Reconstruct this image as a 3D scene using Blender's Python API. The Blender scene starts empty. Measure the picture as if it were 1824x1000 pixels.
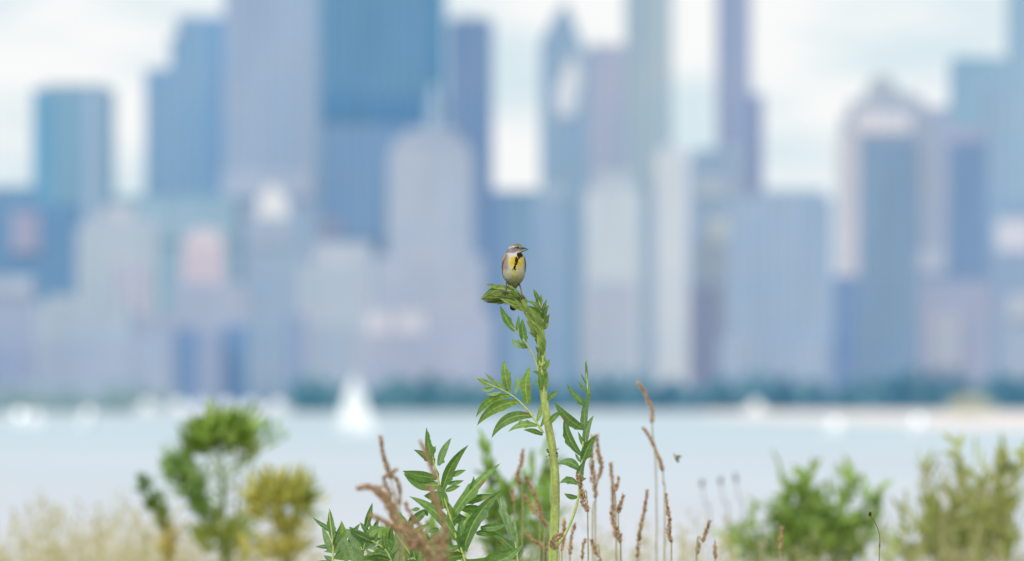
import bpy, math, random
from mathutils import Vector
random.seed(7)
R = random.random
U = random.uniform
scene = bpy.context.scene
col = scene.collection

# ------------------------------------------------------------------ basics
FPX = 1824 * 400.0 / 36.0        # pixels per radian of the 400 mm lens
EYE = 4.6                        # lens height above the lake
GROUND = 3.0                     # meadow level
HOR = 717.0                      # horizon row
D0 = 23.3                        # distance of the bird
WALL = (1.04, 1.11, 1.14)         # light that reaches a far upright wall


def wx(px, D): return (px - 912.0) * D / FPX
def wz(py, D): return EYE + (HOR - py) * D / FPX
def gpy(D): return HOR + (EYE - GROUND) * FPX / D     # row of the meadow at distance D


def lin(c, a=1.0):
    r = []
    for v in c[:3]:
        v = v / 255.0
        r.append(v / 12.92 if v <= 0.04045 else ((v + 0.055) / 1.055) ** 2.4)
    return (r[0], r[1], r[2], a)


def jit(c, a=0.1):
    k = 1 + U(-a, a)
    return (c[0] * k, c[1] * k, c[2] * k, 1.0)


def mixc(a, b, t):
    t = max(0.0, min(1.0, t))
    return tuple(a[i] * (1 - t) + b[i] * t for i in range(3)) + (1.0,)


def tag(o, label=None, cat=None, group=None, kind=None):
    if label: o['label'] = label
    if cat: o['category'] = cat
    if group: o['group'] = group
    if kind: o['kind'] = kind
    return o


def empty(name, loc, label, cat, group=None):
    o = bpy.data.objects.new(name, None)
    o.empty_display_size = 0.05
    col.objects.link(o)
    o.location = loc
    return tag(o, label, cat, group)


# ------------------------------------------------------------------ mesh builder
class MB:
    """collects geometry; px mode keeps points as (column, row, depth towards the lens) at distance D"""
    def __init__(self, D=None):
        self.v = []; self.f = []; self.c = []; self.D = D

    def add(self, p, c):
        self.v.append(tuple(p)); self.c.append(c); return len(self.v) - 1

    def quad_strip(self, rows, closed=False):
        n = len(rows[0])
        for a, b in zip(rows[:-1], rows[1:]):
            for i in range(n if closed else n - 1):
                j = (i + 1) % n
                self.f.append((a[i], a[j], b[j], b[i]))

    def tube(self, pts, rads, colr, sides=8, sub=4, jitter=0.06, caps=True):
        P, W = resample(pts, rads, sub)
        rows = []
        for k, (p, r) in enumerate(zip(P, W)):
            t = (P[min(k + 1, len(P) - 1)] - P[max(k - 1, 0)])
            t = t.normalized() if t.length > 1e-9 else Vector((0, 1, 0))
            ref = Vector((0, 0, 1)) if abs(t.z) < 0.9 else Vector((1, 0, 0))
            a = t.cross(ref).normalized(); b = t.cross(a).normalized()
            row = []
            for i in range(sides):
                th = 2 * math.pi * i / sides
                q = p + a * (math.cos(th) * r) + b * (math.sin(th) * r)
                cc = colr(k / max(1, len(P) - 1), th) if callable(colr) else colr
                row.append(self.add(q, jit(cc, jitter)))
            rows.append(row)
        self.quad_strip(rows, True)
        if caps:
            self.f.append(tuple(rows[0][::-1])); self.f.append(tuple(rows[-1]))

    def blob(self, p, ax, r, colr, n=5, m=4, jitter=0.15):
        """small seed-like ellipsoid along unit axis ax, half length r[0], half width r[1]"""
        ax = Vector(ax).normalized()
        ref = Vector((0, 0, 1)) if abs(ax.z) < 0.9 else Vector((1, 0, 0))
        a = ax.cross(ref).normalized(); b = ax.cross(a)
        c = jit(colr, jitter)
        p = Vector(p)
        t0 = self.add(p - ax * r[0], c)
        rows = []
        for k in range(1, m):
            ph = math.pi * k / m
            rr = math.sin(ph) * r[1]
            rows.append([self.add(p - ax * (math.cos(ph) * r[0]) + a * (math.cos(2 * math.pi * i / n) * rr) + b * (math.sin(2 * math.pi * i / n) * rr), jit(c, 0.08)) for i in range(n)])
        t1 = self.add(p + ax * r[0], mixc(c, (1, 1, 1, 1), 0.05))
        for i in range(n):
            self.f.append((t0, rows[0][(i + 1) % n], rows[0][i]))
            self.f.append((t1, rows[-1][i], rows[-1][(i + 1) % n]))
        self.quad_strip(rows, True)

    def box(self, x0, x1, y0, y1, z0, z1, c):
        i = len(self.v)
        for z in (z0, z1):
            for x, y in ((x0, y0), (x1, y0), (x1, y1), (x0, y1)):
                self.add((x, y, z), c)
        for q in ((3, 2, 1, 0), (4, 5, 6, 7), (0, 1, 5, 4), (1, 2, 6, 5), (2, 3, 7, 6), (3, 0, 4, 7)):
            self.f.append(tuple(i + k for k in q))

    def build(self, name, mat, parent=None, smooth=True, recalc=False):
        me = bpy.data.meshes.new(name)
        off = Vector(parent.matrix_world_loc) if False else Vector((0, 0, 0))
        root = parent
        while root is not None:
            off = off + Vector(root.location); root = root.parent
        if self.D:
            s = self.D / FPX
            vs = [((x - 912) * s - off.x, self.D - z * s - off.y, EYE + (HOR - y) * s - off.z) for x, y, z in self.v]
        else:
            vs = [(x - off.x, y - off.y, z - off.z) for x, y, z in self.v]
        me.from_pydata(vs, [], self.f)
        at = me.color_attributes.new('tint', 'FLOAT_COLOR', 'POINT')
        flat = [q for c in self.c for q in c]
        at.data.foreach_set('color', flat)
        if smooth:
            me.polygons.foreach_set('use_smooth', [True] * len(me.polygons))
        me.materials.append(mat)
        me.update()
        o = bpy.data.objects.new(name, me)
        col.objects.link(o)
        if parent is not None: o.parent = parent
        return o


def resample(pts, rads, sub):
    P = [Vector(p) for p in pts]
    if isinstance(rads, (int, float)): rads = [rads] * len(P)
    out = []; ow = []
    n = len(P)
    for i in range(n - 1):
        p0 = P[max(i - 1, 0)]; p1 = P[i]; p2 = P[i + 1]; p3 = P[min(i + 2, n - 1)]
        for k in range(sub):
            t = k / sub
            q = 0.5 * ((2 * p1) + (p2 - p0) * t + (2 * p0 - 5 * p1 + 4 * p2 - p3) * t * t + (3 * p1 - p0 - 3 * p2 + p3) * t ** 3)
            out.append(q); ow.append(rads[i] * (1 - t) + rads[i + 1] * t)
    out.append(P[-1]); ow.append(rads[-1])
    return out, ow


# ------------------------------------------------------------------ materials
def nodes_of(name):
    m = bpy.data.materials.new(name)
    m.use_nodes = True
    nt = m.node_tree
    nt.nodes.clear()
    return m, nt, nt.nodes, nt.links


def tinted(name, rough=0.6, spec=0.3, trans=0.0, nscale=60.0, namt=0.25, bump=0.0, coat=0.0):
    """surface coloured by its own vertex tint, broken up with noise; trans = light through thin leaves"""
    m, nt, N, L = nodes_of(name)
    out = N.new('ShaderNodeOutputMaterial')
    at = N.new('ShaderNodeAttribute'); at.attribute_name = 'tint'
    tc = N.new('ShaderNodeTexCoord')
    no = N.new('ShaderNodeTexNoise'); no.inputs['Scale'].default_value = nscale; no.inputs['Detail'].default_value = 4
    L.new(tc.outputs['Object'], no.inputs['Vector'])
    mr = N.new('ShaderNodeMapRange')
    mr.inputs['From Min'].default_value = 0.3; mr.inputs['From Max'].default_value = 0.7
    mr.inputs['To Min'].default_value = 1 - namt; mr.inputs['To Max'].default_value = 1 + namt
    L.new(no.outputs['Fac'], mr.inputs['Value'])
    mu = N.new('ShaderNodeVectorMath'); mu.operation = 'SCALE'
    L.new(at.outputs['Color'], mu.inputs[0]); L.new(mr.outputs['Result'], mu.inputs['Scale'])
    bs = N.new('ShaderNodeBsdfPrincipled')
    bs.inputs['Roughness'].default_value = rough
    bs.inputs['Specular IOR Level'].default_value = spec
    bs.inputs['Coat Weight'].default_value = coat
    L.new(mu.outputs['Vector'], bs.inputs['Base Color'])
    if bump:
        bp = N.new('ShaderNodeBump'); bp.inputs['Strength'].default_value = bump; bp.inputs['Distance'].default_value = 0.002
        L.new(no.outputs['Fac'], bp.inputs['Height']); L.new(bp.outputs['Normal'], bs.inputs['Normal'])
    if trans:
        tr = N.new('ShaderNodeBsdfTranslucent')
        tm = N.new('ShaderNodeVectorMath'); tm.operation = 'MULTIPLY'
        tm.inputs[1].default_value = (1.25, 1.3, 0.7)
        L.new(mu.outputs['Vector'], tm.inputs[0]); L.new(tm.outputs['Vector'], tr.inputs['Color'])
        mx = N.new('ShaderNodeMixShader'); mx.inputs[0].default_value = trans
        L.new(bs.outputs[0], mx.inputs[1]); L.new(tr.outputs[0], mx.inputs[2])
        L.new(mx.outputs[0], out.inputs['Surface'])
    else:
        L.new(bs.outputs[0], out.inputs['Surface'])
    return m


M_leaf = tinted('leaf_surface', 0.5, 0.35, 0.28, 140, 0.16, 0.15)
M_stem = tinted('stem_surface', 0.55, 0.3, 0.0, 160, 0.2, 0.3)
M_bush = tinted('shrub_leaf_surface', 0.55, 0.3, 0.5, 20, 0.2)
M_dry = tinted('dry_seed_surface', 0.8, 0.15, 0.12, 90, 0.25)
M_bird = tinted('feather_surface', 0.85, 0.12, 0.0, 900, 0.14, 0.25)
M_horn = tinted('beak_surface', 0.35, 0.5, 0.0, 400, 0.12)
M_eye = tinted('eye_surface', 0.05, 0.6, 0.0, 10, 0.0, 0, 1.0)
M_boat = tinted('boat_paint', 0.35, 0.5, 0.0, 1.5, 0.04)
M_glint, _nt, _N, _L = nodes_of('glint_metal')
_o = _N.new('ShaderNodeOutputMaterial'); _b = _N.new('ShaderNodeBsdfPrincipled'); _n = _N.new('ShaderNodeTexNoise'); _n.inputs['Scale'].default_value = 2.0
_r = _N.new('ShaderNodeMapRange'); _r.inputs['To Min'].default_value = 0.42; _r.inputs['To Max'].default_value = 0.48
_L.new(_n.outputs['Fac'], _r.inputs['Value']); _L.new(_r.outputs[0], _b.inputs['Roughness'])
_b.inputs['Metallic'].default_value = 1.0; _b.inputs['Base Color'].default_value = (0.93, 0.93, 0.92, 1); _L.new(_b.outputs[0], _o.inputs['Surface'])  # metal in place of glass, for the added sun glint
M_sail = tinted('sail_cloth', 0.7, 0.2, 0.0, 1.0, 0.05)

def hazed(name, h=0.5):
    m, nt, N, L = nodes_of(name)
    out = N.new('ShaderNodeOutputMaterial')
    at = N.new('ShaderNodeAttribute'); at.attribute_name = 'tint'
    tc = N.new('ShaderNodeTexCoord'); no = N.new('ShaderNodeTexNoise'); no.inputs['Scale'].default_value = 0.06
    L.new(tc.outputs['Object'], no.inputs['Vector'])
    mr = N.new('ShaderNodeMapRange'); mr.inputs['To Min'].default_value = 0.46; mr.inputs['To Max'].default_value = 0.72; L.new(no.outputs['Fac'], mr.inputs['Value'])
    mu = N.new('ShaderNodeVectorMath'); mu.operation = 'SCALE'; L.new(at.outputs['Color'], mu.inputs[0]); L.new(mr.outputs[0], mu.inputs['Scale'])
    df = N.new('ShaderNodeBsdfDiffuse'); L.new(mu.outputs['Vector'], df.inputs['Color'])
    em = N.new('ShaderNodeEmission'); L.new(mu.outputs['Vector'], em.inputs['Color']); em.inputs['Strength'].default_value = h  # foliage glow painted in for distance haze
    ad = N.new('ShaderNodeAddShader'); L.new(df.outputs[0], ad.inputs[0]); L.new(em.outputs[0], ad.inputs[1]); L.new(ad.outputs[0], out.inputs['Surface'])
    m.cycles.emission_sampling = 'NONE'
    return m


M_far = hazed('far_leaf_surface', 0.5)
_facades = {}


def facade(rgb, floors=4.0, bays=6.0, k=0.42, haze=0.1):
    """hazy far wall: storeys and bays as a fine pattern, distance haze painted in by colour blend and glow"""
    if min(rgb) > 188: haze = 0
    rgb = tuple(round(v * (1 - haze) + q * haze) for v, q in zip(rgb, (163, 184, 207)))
    key = (rgb, floors, bays, k)
    if key in _facades: return _facades[key]
    m, nt, N, L = nodes_of('facade_surface')
    out = N.new('ShaderNodeOutputMaterial')
    tc = N.new('ShaderNodeTexCoord')
    sp = N.new('ShaderNodeSeparateXYZ'); L.new(tc.outputs['Object'], sp.inputs[0])

    def band(src, period, duty):
        a = N.new('ShaderNodeMath'); a.operation = 'DIVIDE'; a.inputs[1].default_value = period
        L.new(src, a.inputs[0])
        b = N.new('ShaderNodeMath'); b.operation = 'FRACT'; L.new(a.outputs[0], b.inputs[0])
        c = N.new('ShaderNodeMath'); c.operation = 'GREATER_THAN'; c.inputs[1].default_value = duty
        L.new(b.outputs[0], c.inputs[0]); return c.outputs[0]
    xy = N.new('ShaderNodeMath'); xy.operation = 'ADD'
    L.new(sp.outputs['X'], xy.inputs[0]); L.new(sp.outputs['Y'], xy.inputs[1])
    w = N.new('ShaderNodeMath'); w.operation = 'MULTIPLY'
    L.new(band(xy.outputs[0], bays, 0.4), w.inputs[0]); L.new(band(sp.outputs['Z'], floors, 0.35), w.inputs[1])
    mr = N.new('ShaderNodeMapRange'); mr.inputs['To Min'].default_value = 1 + k * 0.6; mr.inputs['To Max'].default_value = 1 - k
    L.new(w.outputs[0], mr.inputs['Value'])
    # broad bays and weathering
    mp = N.new('ShaderNodeMapping'); mp.inputs['Scale'].default_value = (0.09, 0.09, 0.012)
    L.new(tc.outputs['Object'], mp.inputs['Vector'])
    no = N.new('ShaderNodeTexNoise'); no.inputs['Scale'].default_value = 1.0; no.inputs['Detail'].default_value = 3
    L.new(mp.outputs[0], no.inputs['Vector'])
    m2 = N.new('ShaderNodeMapRange'); m2.inputs['From Min'].default_value = 0.3; m2.inputs['From Max'].default_value = 0.7
    m2.inputs['To Min'].default_value = 0.86; m2.inputs['To Max'].default_value = 1.12
    L.new(no.outputs['Fac'], m2.inputs['Value'])
    pm = N.new('ShaderNodeMath'); pm.operation = 'MULTIPLY'
    L.new(mr.outputs[0], pm.inputs[0]); L.new(m2.outputs[0], pm.inputs[1])
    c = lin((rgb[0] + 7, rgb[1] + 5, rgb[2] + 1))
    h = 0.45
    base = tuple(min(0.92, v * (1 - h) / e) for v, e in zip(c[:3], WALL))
    n3 = N.new('ShaderNodeTexNoise'); n3.inputs['Scale'].default_value = 0.045; n3.inputs['Detail'].default_value = 4
    L.new(tc.outputs['Object'], n3.inputs['Vector'])
    r3 = N.new('ShaderNodeValToRGB')
    r3.color_ramp.elements[0].position = 0.36; r3.color_ramp.elements[0].color = (0.84, 0.93, 1.0, 1)
    r3.color_ramp.elements[1].position = 0.64; r3.color_ramp.elements[1].color = (1.0, 0.96, 0.93, 1)
    L.new(n3.outputs['Fac'], r3.inputs[0])
    tm = N.new('ShaderNodeVectorMath'); tm.operation = 'MULTIPLY'; tm.inputs[1].default_value = tuple(v * q for v, q in zip(base, (1.09, 1.06, 1.04)))
    L.new(r3.outputs[0], tm.inputs[0])
    sc = N.new('ShaderNodeVectorMath'); sc.operation = 'SCALE'; L.new(tm.outputs['Vector'], sc.inputs[0])
    L.new(pm.outputs[0], sc.inputs['Scale'])
    df = N.new('ShaderNodeBsdfDiffuse'); L.new(sc.outputs['Vector'], df.inputs['Color'])
    em = N.new('ShaderNodeEmission'); em.inputs['Color'].default_value = c; em.inputs['Strength'].default_value = h  # wall gives off its own colour to imitate haze
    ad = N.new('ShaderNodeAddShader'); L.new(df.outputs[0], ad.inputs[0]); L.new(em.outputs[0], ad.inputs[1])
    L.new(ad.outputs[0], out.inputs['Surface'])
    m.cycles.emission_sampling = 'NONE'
    _facades[key] = m
    return m


def plain(name, c1, c2, scale, rough=0.9, stretch=(1, 1, 1)):
    m, nt, N, L = nodes_of(name)
    out = N.new('ShaderNodeOutputMaterial')
    tc = N.new('ShaderNodeTexCoord')
    mp = N.new('ShaderNodeMapping'); mp.inputs['Scale'].default_value = stretch
    L.new(tc.outputs['Object'], mp.inputs['Vector'])
    no = N.new('ShaderNodeTexNoise'); no.inputs['Scale'].default_value = scale; no.inputs['Detail'].default_value = 5
    L.new(mp.outputs[0], no.inputs['Vector'])
    cr = N.new('ShaderNodeValToRGB')
    cr.color_ramp.elements[0].position = 0.32; cr.color_ramp.elements[0].color = lin(c1)
    cr.color_ramp.elements[1].position = 0.68; cr.color_ramp.elements[1].color = lin(c2)
    L.new(no.outputs['Fac'], cr.inputs[0])
    bs = N.new('ShaderNodeBsdfPrincipled'); bs.inputs['Roughness'].default_value = rough
    bs.inputs['Specular IOR Level'].default_value = 0.2
    L.new(cr.outputs[0], bs.inputs['Base Color']); L.new(bs.outputs[0], out.inputs['Surface'])
    return m


# ------------------------------------------------------------------ world, sun, camera
SUN_EL, SUN_AZ = math.radians(42), math.radians(205)      # high, behind the lens and to its left
w = bpy.data.worlds.new('World'); scene.world = w; w.use_nodes = True
N = w.node_tree.nodes; L = w.node_tree.links; N.clear()
out = N.new('ShaderNodeOutputWorld')
sky = N.new('ShaderNodeTexSky'); sky.sky_type = 'NISHITA'; sky.sun_disc = False
sky.sun_elevation = SUN_EL; sky.sun_rotation = SUN_AZ
bg = N.new('ShaderNodeBackground'); bg.inputs['Strength'].default_value = 0.1
L.new(sky.outputs[0], bg.inputs['Color'])
tc = N.new('ShaderNodeTexCoord')
mp = N.new('ShaderNodeMapping'); mp.inputs['Scale'].default_value = (34, 34, 120); mp.inputs['Location'].default_value = (3.1, 0, 1.4)
mp.inputs['Rotation'].default_value = (0, math.radians(12), 0)
L.new(tc.outputs['Generated'], mp.inputs['Vector'])
no = N.new('ShaderNodeTexNoise'); no.inputs['Scale'].default_value = 1.0; no.inputs['Detail'].default_value = 4; no.inputs['Roughness'].default_value = 0.45
L.new(mp.outputs[0], no.inputs['Vector'])
cr = N.new('ShaderNodeValToRGB')
cr.color_ramp.elements[0].position = 0.42; cr.color_ramp.elements[0].color = (0.70, 0.84, 0.91, 1)
cr.color_ramp.elements[1].position = 0.58; cr.color_ramp.elements[1].color = (0.985, 0.997, 1.0, 1)
L.new(no.outputs['Fac'], cr.inputs[0])
cl = N.new('ShaderNodeBackground'); cl.inputs['Strength'].default_value = 1.0
L.new(cr.outputs[0], cl.inputs['Color'])
mx = N.new('ShaderNodeMixShader'); mx.inputs[0].default_value = 0.92
L.new(bg.outputs[0], mx.inputs[1]); L.new(cl.outputs[0], mx.inputs[2]); L.new(mx.outputs[0], out.inputs['Surface'])

sd = bpy.data.lights.new('sun', 'SUN'); sd.energy = 2.0; sd.angle = math.radians(14); sd.color = (1.0, 0.96, 0.9)
so = bpy.data.objects.new('sun', sd); col.objects.link(so)
sdir = Vector((math.sin(SUN_AZ) * math.cos(SUN_EL), math.cos(SUN_AZ) * math.cos(SUN_EL), math.sin(SUN_EL)))
so.rotation_euler = sdir.to_track_quat('Z', 'Y').to_euler(); so.location = (0, 0, 60)

cd = bpy.data.cameras.new('camera'); cd.lens = 400; cd.sensor_width = 36
cd.shift_y = (HOR - 500) / 1824.0
cd.clip_start = 0.5; cd.clip_end = 90000
cd.dof.use_dof = True; cd.dof.focus_distance = D0; cd.dof.aperture_fstop = 7.5
cam = bpy.data.objects.new('camera', cd); col.objects.link(cam)
cam.location = (0, 0, EYE); cam.rotation_euler = (math.pi / 2, 0, 0)
scene.camera = cam
scene.view_settings.view_transform = 'Standard'; scene.view_settings.look = 'None'
scene.view_settings.exposure = 0; scene.view_settings.gamma = 1
scene.render.engine = 'CYCLES'
scene.cycles.use_denoising = True
try:
    scene.cycles.denoiser = 'OPENIMAGEDENOISE'
    scene.cycles.denoising_input_passes = 'RGB_ALBEDO_NORMAL'
except Exception:
    pass
scene.cycles.use_adaptive_sampling = False
scene.cycles.max_bounces = 6
scene.cycles.sample_clamp_indirect = 4

# ------------------------------------------------------------------ ground, water, shore
SHORE = 5200.0
m = MB()
ys = [-40, 0, 20, 40, 55, 62, 70, 78, 90, 140]
xs = [-400, -120, -60, -30, -15, 0, 15, 30, 60, 120, 400]
rows = []
for y in ys:
    zz = GROUND if y <= 55 else max(-2.5, GROUND - (y - 55) * 0.14)
    rows.append([m.add((x, y, zz + (U(-0.04, 0.04) if 0 < y < 80 else 0)), (0.1, 0.1, 0.05, 1)) for x in xs])
m.quad_strip(rows)
tag(m.build('meadow_ground', plain('meadow_soil', (92, 96, 52), (140, 128, 84), 0.8)), kind='structure')

# lake
wm, nt, N, L = nodes_of('lake_water')
out = N.new('ShaderNodeOutputMaterial')
tc = N.new('ShaderNodeTexCoord')
sp = N.new('ShaderNodeSeparateXYZ'); L.new(tc.outputs['Object'], sp.inputs[0])
lg = N.new('ShaderNodeMath'); lg.operation = 'LOGARITHM'; lg.inputs[1].default_value = 10; L.new(sp.outputs['Y'], lg.inputs[0])
mr = N.new('ShaderNodeMapRange'); mr.inputs['From Min'].default_value = 2.5; mr.inputs['From Max'].default_value = 3.7
L.new(lg.outputs[0], mr.inputs['Value'])
cr = N.new('ShaderNodeValToRGB')
cr.color_ramp.elements[0].position = 0.0; cr.color_ramp.elements[0].color = lin((219, 222, 229))
cr.color_ramp.elements[1].position = 1.0; cr.color_ramp.elements[1].color = lin((205, 219, 226))
e = cr.color_ramp.elements.new(0.42); e.color = lin((205, 223, 231))
e = cr.color_ramp.elements.new(0.66); e.color = lin((192, 220, 229))
L.new(mr.outputs[0], cr.inputs[0])
mp = N.new('ShaderNodeMapping'); mp.inputs['Scale'].default_value = (0.014, 0.0045, 1)
L.new(tc.outputs['Object'], mp.inputs['Vector'])
no = N.new('ShaderNodeTexNoise'); no.inputs['Scale'].default_value = 1; no.inputs['Detail'].default_value = 6
L.new(mp.outputs[0], no.inputs['Vector'])
m2 = N.new('ShaderNodeMapRange'); m2.inputs['From Min'].default_value = 0.3; m2.inputs['From Max'].default_value = 0.7; m2.inputs['To Min'].default_value = 0.9; m2.inputs['To Max'].default_value = 1.1
L.new(no.outputs['Fac'], m2.inputs['Value'])
wmul = N.new('ShaderNodeVectorMath'); wmul.operation = 'MULTIPLY'; wmul.inputs[1].default_value = (0.84, 0.77, 0.77); L.new(cr.outputs[0], wmul.inputs[0])
sc = N.new('ShaderNodeVectorMath'); sc.operation = 'SCALE'; L.new(wmul.outputs[0], sc.inputs[0]); L.new(m2.outputs[0], sc.inputs['Scale'])
df = N.new('ShaderNodeBsdfDiffuse'); L.new(sc.outputs['Vector'], df.inputs['Color'])
gl = N.new('ShaderNodeBsdfGlossy'); gl.inputs['Roughness'].default_value = 0.5
gl.inputs['Color'].default_value = (0.86, 0.92, 0.95, 1)
mp2 = N.new('ShaderNodeMapping'); mp2.inputs['Scale'].default_value = (0.5, 0.25, 1); L.new(tc.outputs['Object'], mp2.inputs['Vector'])
n2 = N.new('ShaderNodeTexNoise'); n2.inputs['Scale'].default_value = 1; n2.inputs['Detail'].default_value = 3; L.new(mp2.outputs[0], n2.inputs['Vector'])
bp = N.new('ShaderNodeBump'); bp.inputs['Strength'].default_value = 0.2; bp.inputs['Distance'].default_value = 0.3; L.new(n2.outputs['Fac'], bp.inputs['Height'])
L.new(bp.outputs['Normal'], gl.inputs['Normal'])
mx = N.new('ShaderNodeMixShader'); mx.inputs[0].default_value = 0.3
L.new(df.outputs[0], mx.inputs[1]); L.new(gl.outputs[0], mx.inputs[2]); L.new(mx.outputs[0], out.inputs['Surface'])
m = MB()
rows = [[m.add((x, y, 0), (1, 1, 1, 1)) for x in (-30000, -3000, 0, 3000, 30000)] for y in (76, 300, 1000, 2500, SHORE + 4)]
m.quad_strip(rows)
tag(m.build('lake_water', wm), kind='structure')

m = MB()
rows = [[m.add((x, y, z), (1, 1, 1, 1)) for x in (-30000, -3000, 0, 3000, 30000)] for y, z in ((SHORE - 60, -0.5), (SHORE - 50, 0.3), (SHORE + 60, 2.0), (60000, 3.0))]
m.quad_strip(rows)
tag(m.build('city_land', plain('city_ground', (74, 112, 128), (96, 130, 144), 0.02)), kind='structure')

# pale beach on the right
m = MB()
near = [(1230, 4500), (1330, 3300), (1480, 2750), (1600, 2400), (1680, 2020), (1900, 1900), (2300, 1850)]
ra = [m.add((wx(px, D), D, -0.02), (1, 1, 1, 1)) for px, D in near]
rb = [m.add((wx(px, D) + 6, D + 120, 0.25), (1, 1, 1, 1)) for px, D in near]
rc = [m.add((wx(px + 40, SHORE - 55), SHORE - 55, 0.45), (1, 1, 1, 1)) for px, D in near]
m.quad_strip([ra, rb, rc])
tag(m.build('sand_beach', plain('pale_sand', (226, 212, 206), (240, 230, 226), 0.05)), kind='structure')


# ------------------------------------------------------------------ city
def prism(mb, outline, y0, y1):
    """upright polygon (x,z metres) pushed back from y0 to y1"""
    n = len(outline)
    a = [mb.add((x, y0, z), (1, 1, 1, 1)) for x, z in outline]
    b = [mb.add((x, y1, z), (1, 1, 1, 1)) for x, z in outline]
    mb.f.append(tuple(a)); mb.f.append(tuple(b[::-1]))
    for i in range(n):
        j = (i + 1) % n
        mb.f.append((a[j], a[i], b[i], b[j]))


def building(label, x0, x1, top, D, rgb, parts=(), outline=None, cat='skyscraper', name='skyscraper', floors=4.0, bays=6.0, deep=None, k=0.24):
    if D < 6000: k = min(k, .3)
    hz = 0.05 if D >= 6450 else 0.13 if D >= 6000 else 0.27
    """x0,x1,top in picture columns and rows at distance D; parts = (name, x0, x1, top, bottom, rgb, proud[, outline])"""
    cx = wx((x0 + x1) / 2, D)
    wdt = wx(x1, D) - wx(x0, D)
    dp = deep or max(18, min(60, wdt * 0.9))
    root = empty(name, (cx, D, 1.9), label, cat)
    mb = MB()
    if outline:
        prism(mb, [(wx(px, D), wz(py, D) if py is not None else 1.5) for px, py in outline], D, D + dp)
    else:
        mb.box(wx(x0, D), wx(x1, D), D, D + dp, 1.5, wz(top, D), (1, 1, 1, 1))
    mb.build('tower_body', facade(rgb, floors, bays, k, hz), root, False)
    for p in parts:
        nm, a, b, t, bt, c, proud = p[:7]
        mb = MB()
        y0 = D - proud
        y1 = D + dp + proud if proud >= 0 else D + dp + proud
        z0 = 1.2 if bt is None else wz(bt, D)
        if len(p) > 7 and p[7]:
            prism(mb, [(wx(px, D), wz(py, D)) for px, py in p[7]], y0, y1)
        elif nm in ('spire', 'antenna'):
            xm = (wx(a, D) + wx(b, D)) / 2; rr = (wx(b, D) - wx(a, D)) / 2; ym = D + dp / 2
            mb.tube([(xm, ym, z0), (xm, ym, z0 + (wz(t, D) - z0) * 0.6), (xm, ym, wz(t, D))], [rr, rr * 0.75, rr * 0.35], (1, 1, 1, 1), 10, 2)
        else:
            mb.box(wx(a, D), wx(b, D), y0, y1, z0, wz(t, D), (1, 1, 1, 1))
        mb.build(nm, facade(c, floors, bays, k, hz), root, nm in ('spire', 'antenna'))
    return root


B = building
# --- far row, against the sky
B('teal blue flat-topped tower standing alone at far left of skyline', 58, 200, 158, 6500, (126, 170, 202),
  [('roof_plant', 78, 184, 150, 158, (150, 178, 196), -3), ('glass_bay', 62, 94, 170, None, (108, 168, 206), 2), ('pale_shaft', 152, 178, 164, None, (160, 184, 212), 2)])
B('stepped blue tower with a high right half, left of the tall periwinkle tower', 258, 402, 30, 6600, (128, 168, 205),
  [('bright_shaft', 372, 396, 34, None, (116, 162, 206), 2)],
  outline=[(258, None), (402, None), (402, 30), (314, 30), (314, 66), (303, 66), (303, 122), (258, 122)])
B('tall pale periwinkle slab tower running out of the top of the picture', 398, 564, -160, 6200, (150, 175, 206),
  [('lobby_storeys', 394, 556, 308, 352, (168, 184, 212), 3), ('corner_strip', 556, 570, -150, None, (140, 176, 206), -2)], bays=5, floors=3.6)
B('huge deep blue tower in the middle, widest of the skyline, cut by the picture top', 570, 792, -120, 6700, (98, 146, 186),
  [('dark_storeys', 568, 794, 170, 215, (86, 138, 184), 2), ('lower_shaft', 567, 795, 222, None, (118, 156, 196), 2), ('edge_strip', 770, 790, -100, 165, (84, 142, 186), 3)], k=0.3)
B('slim violet blue tower attached right of the huge deep blue tower', 797, 878, 36, 6500, (114, 146, 188),
  [('roof_box', 812, 868, 30, 36, (140, 165, 195), -4)])
B('cream stone tower with round shoulders and a thin spire before the deep blue tower', 690, 842, 236, 6000, (172, 188, 211),
  [('spire', 758, 786, 150, 236, (158, 188, 212), 0), ('crown', 722, 812, 232, 246, (178, 190, 212), 2),
   ('shoulder_wing', 668, 862, 456, None, (172, 186, 210), 3), ('base_block', 640, 880, 560, None, (170, 182, 208), 6)],
  outline=[(690, None), (842, None), (842, 290), (836, 262), (824, 248), (800, 240), (732, 240), (708, 248), (696, 262), (690, 290)], bays=4)
B('tower with a slanted diamond roof left of the white sky gap', 962, 1050, 8, 6300, (138, 170, 201),
  [('diamond_face', 985, 1035, 60, 215, (212, 220, 231), 2, [(994, 208), (1024, 206), (1036, 140), (1022, 96), (990, 160)])],
  outline=[(962, None), (1050, None), (1050, 110), (1010, 4), (996, 14), (962, 76)])
B('mauve grey mid tower between the slanted roof and the grey green tower', 1046, 1118, 84, 6700, (164, 178, 205), [('roof_parapet', 1050, 1114, 78, 84, (178, 186, 206), -3)])
B('grey green slab tower rising past the picture top, left of a bright sky gap', 1114, 1198, -90, 6450, (164, 187, 204), [('edge_shaft', 1114, 1140, -80, None, (158, 184, 204), 2)])
B('dark mauve tower with a stepped right side between two bright sky gaps', 1277, 1338, -130, 6500, (148, 167, 202),
  [('side_wing', 1334, 1360, 168, None, (140, 158, 198), -4), ('front_bay', 1288, 1326, 260, None, (158, 180, 205), 2)])
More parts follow.
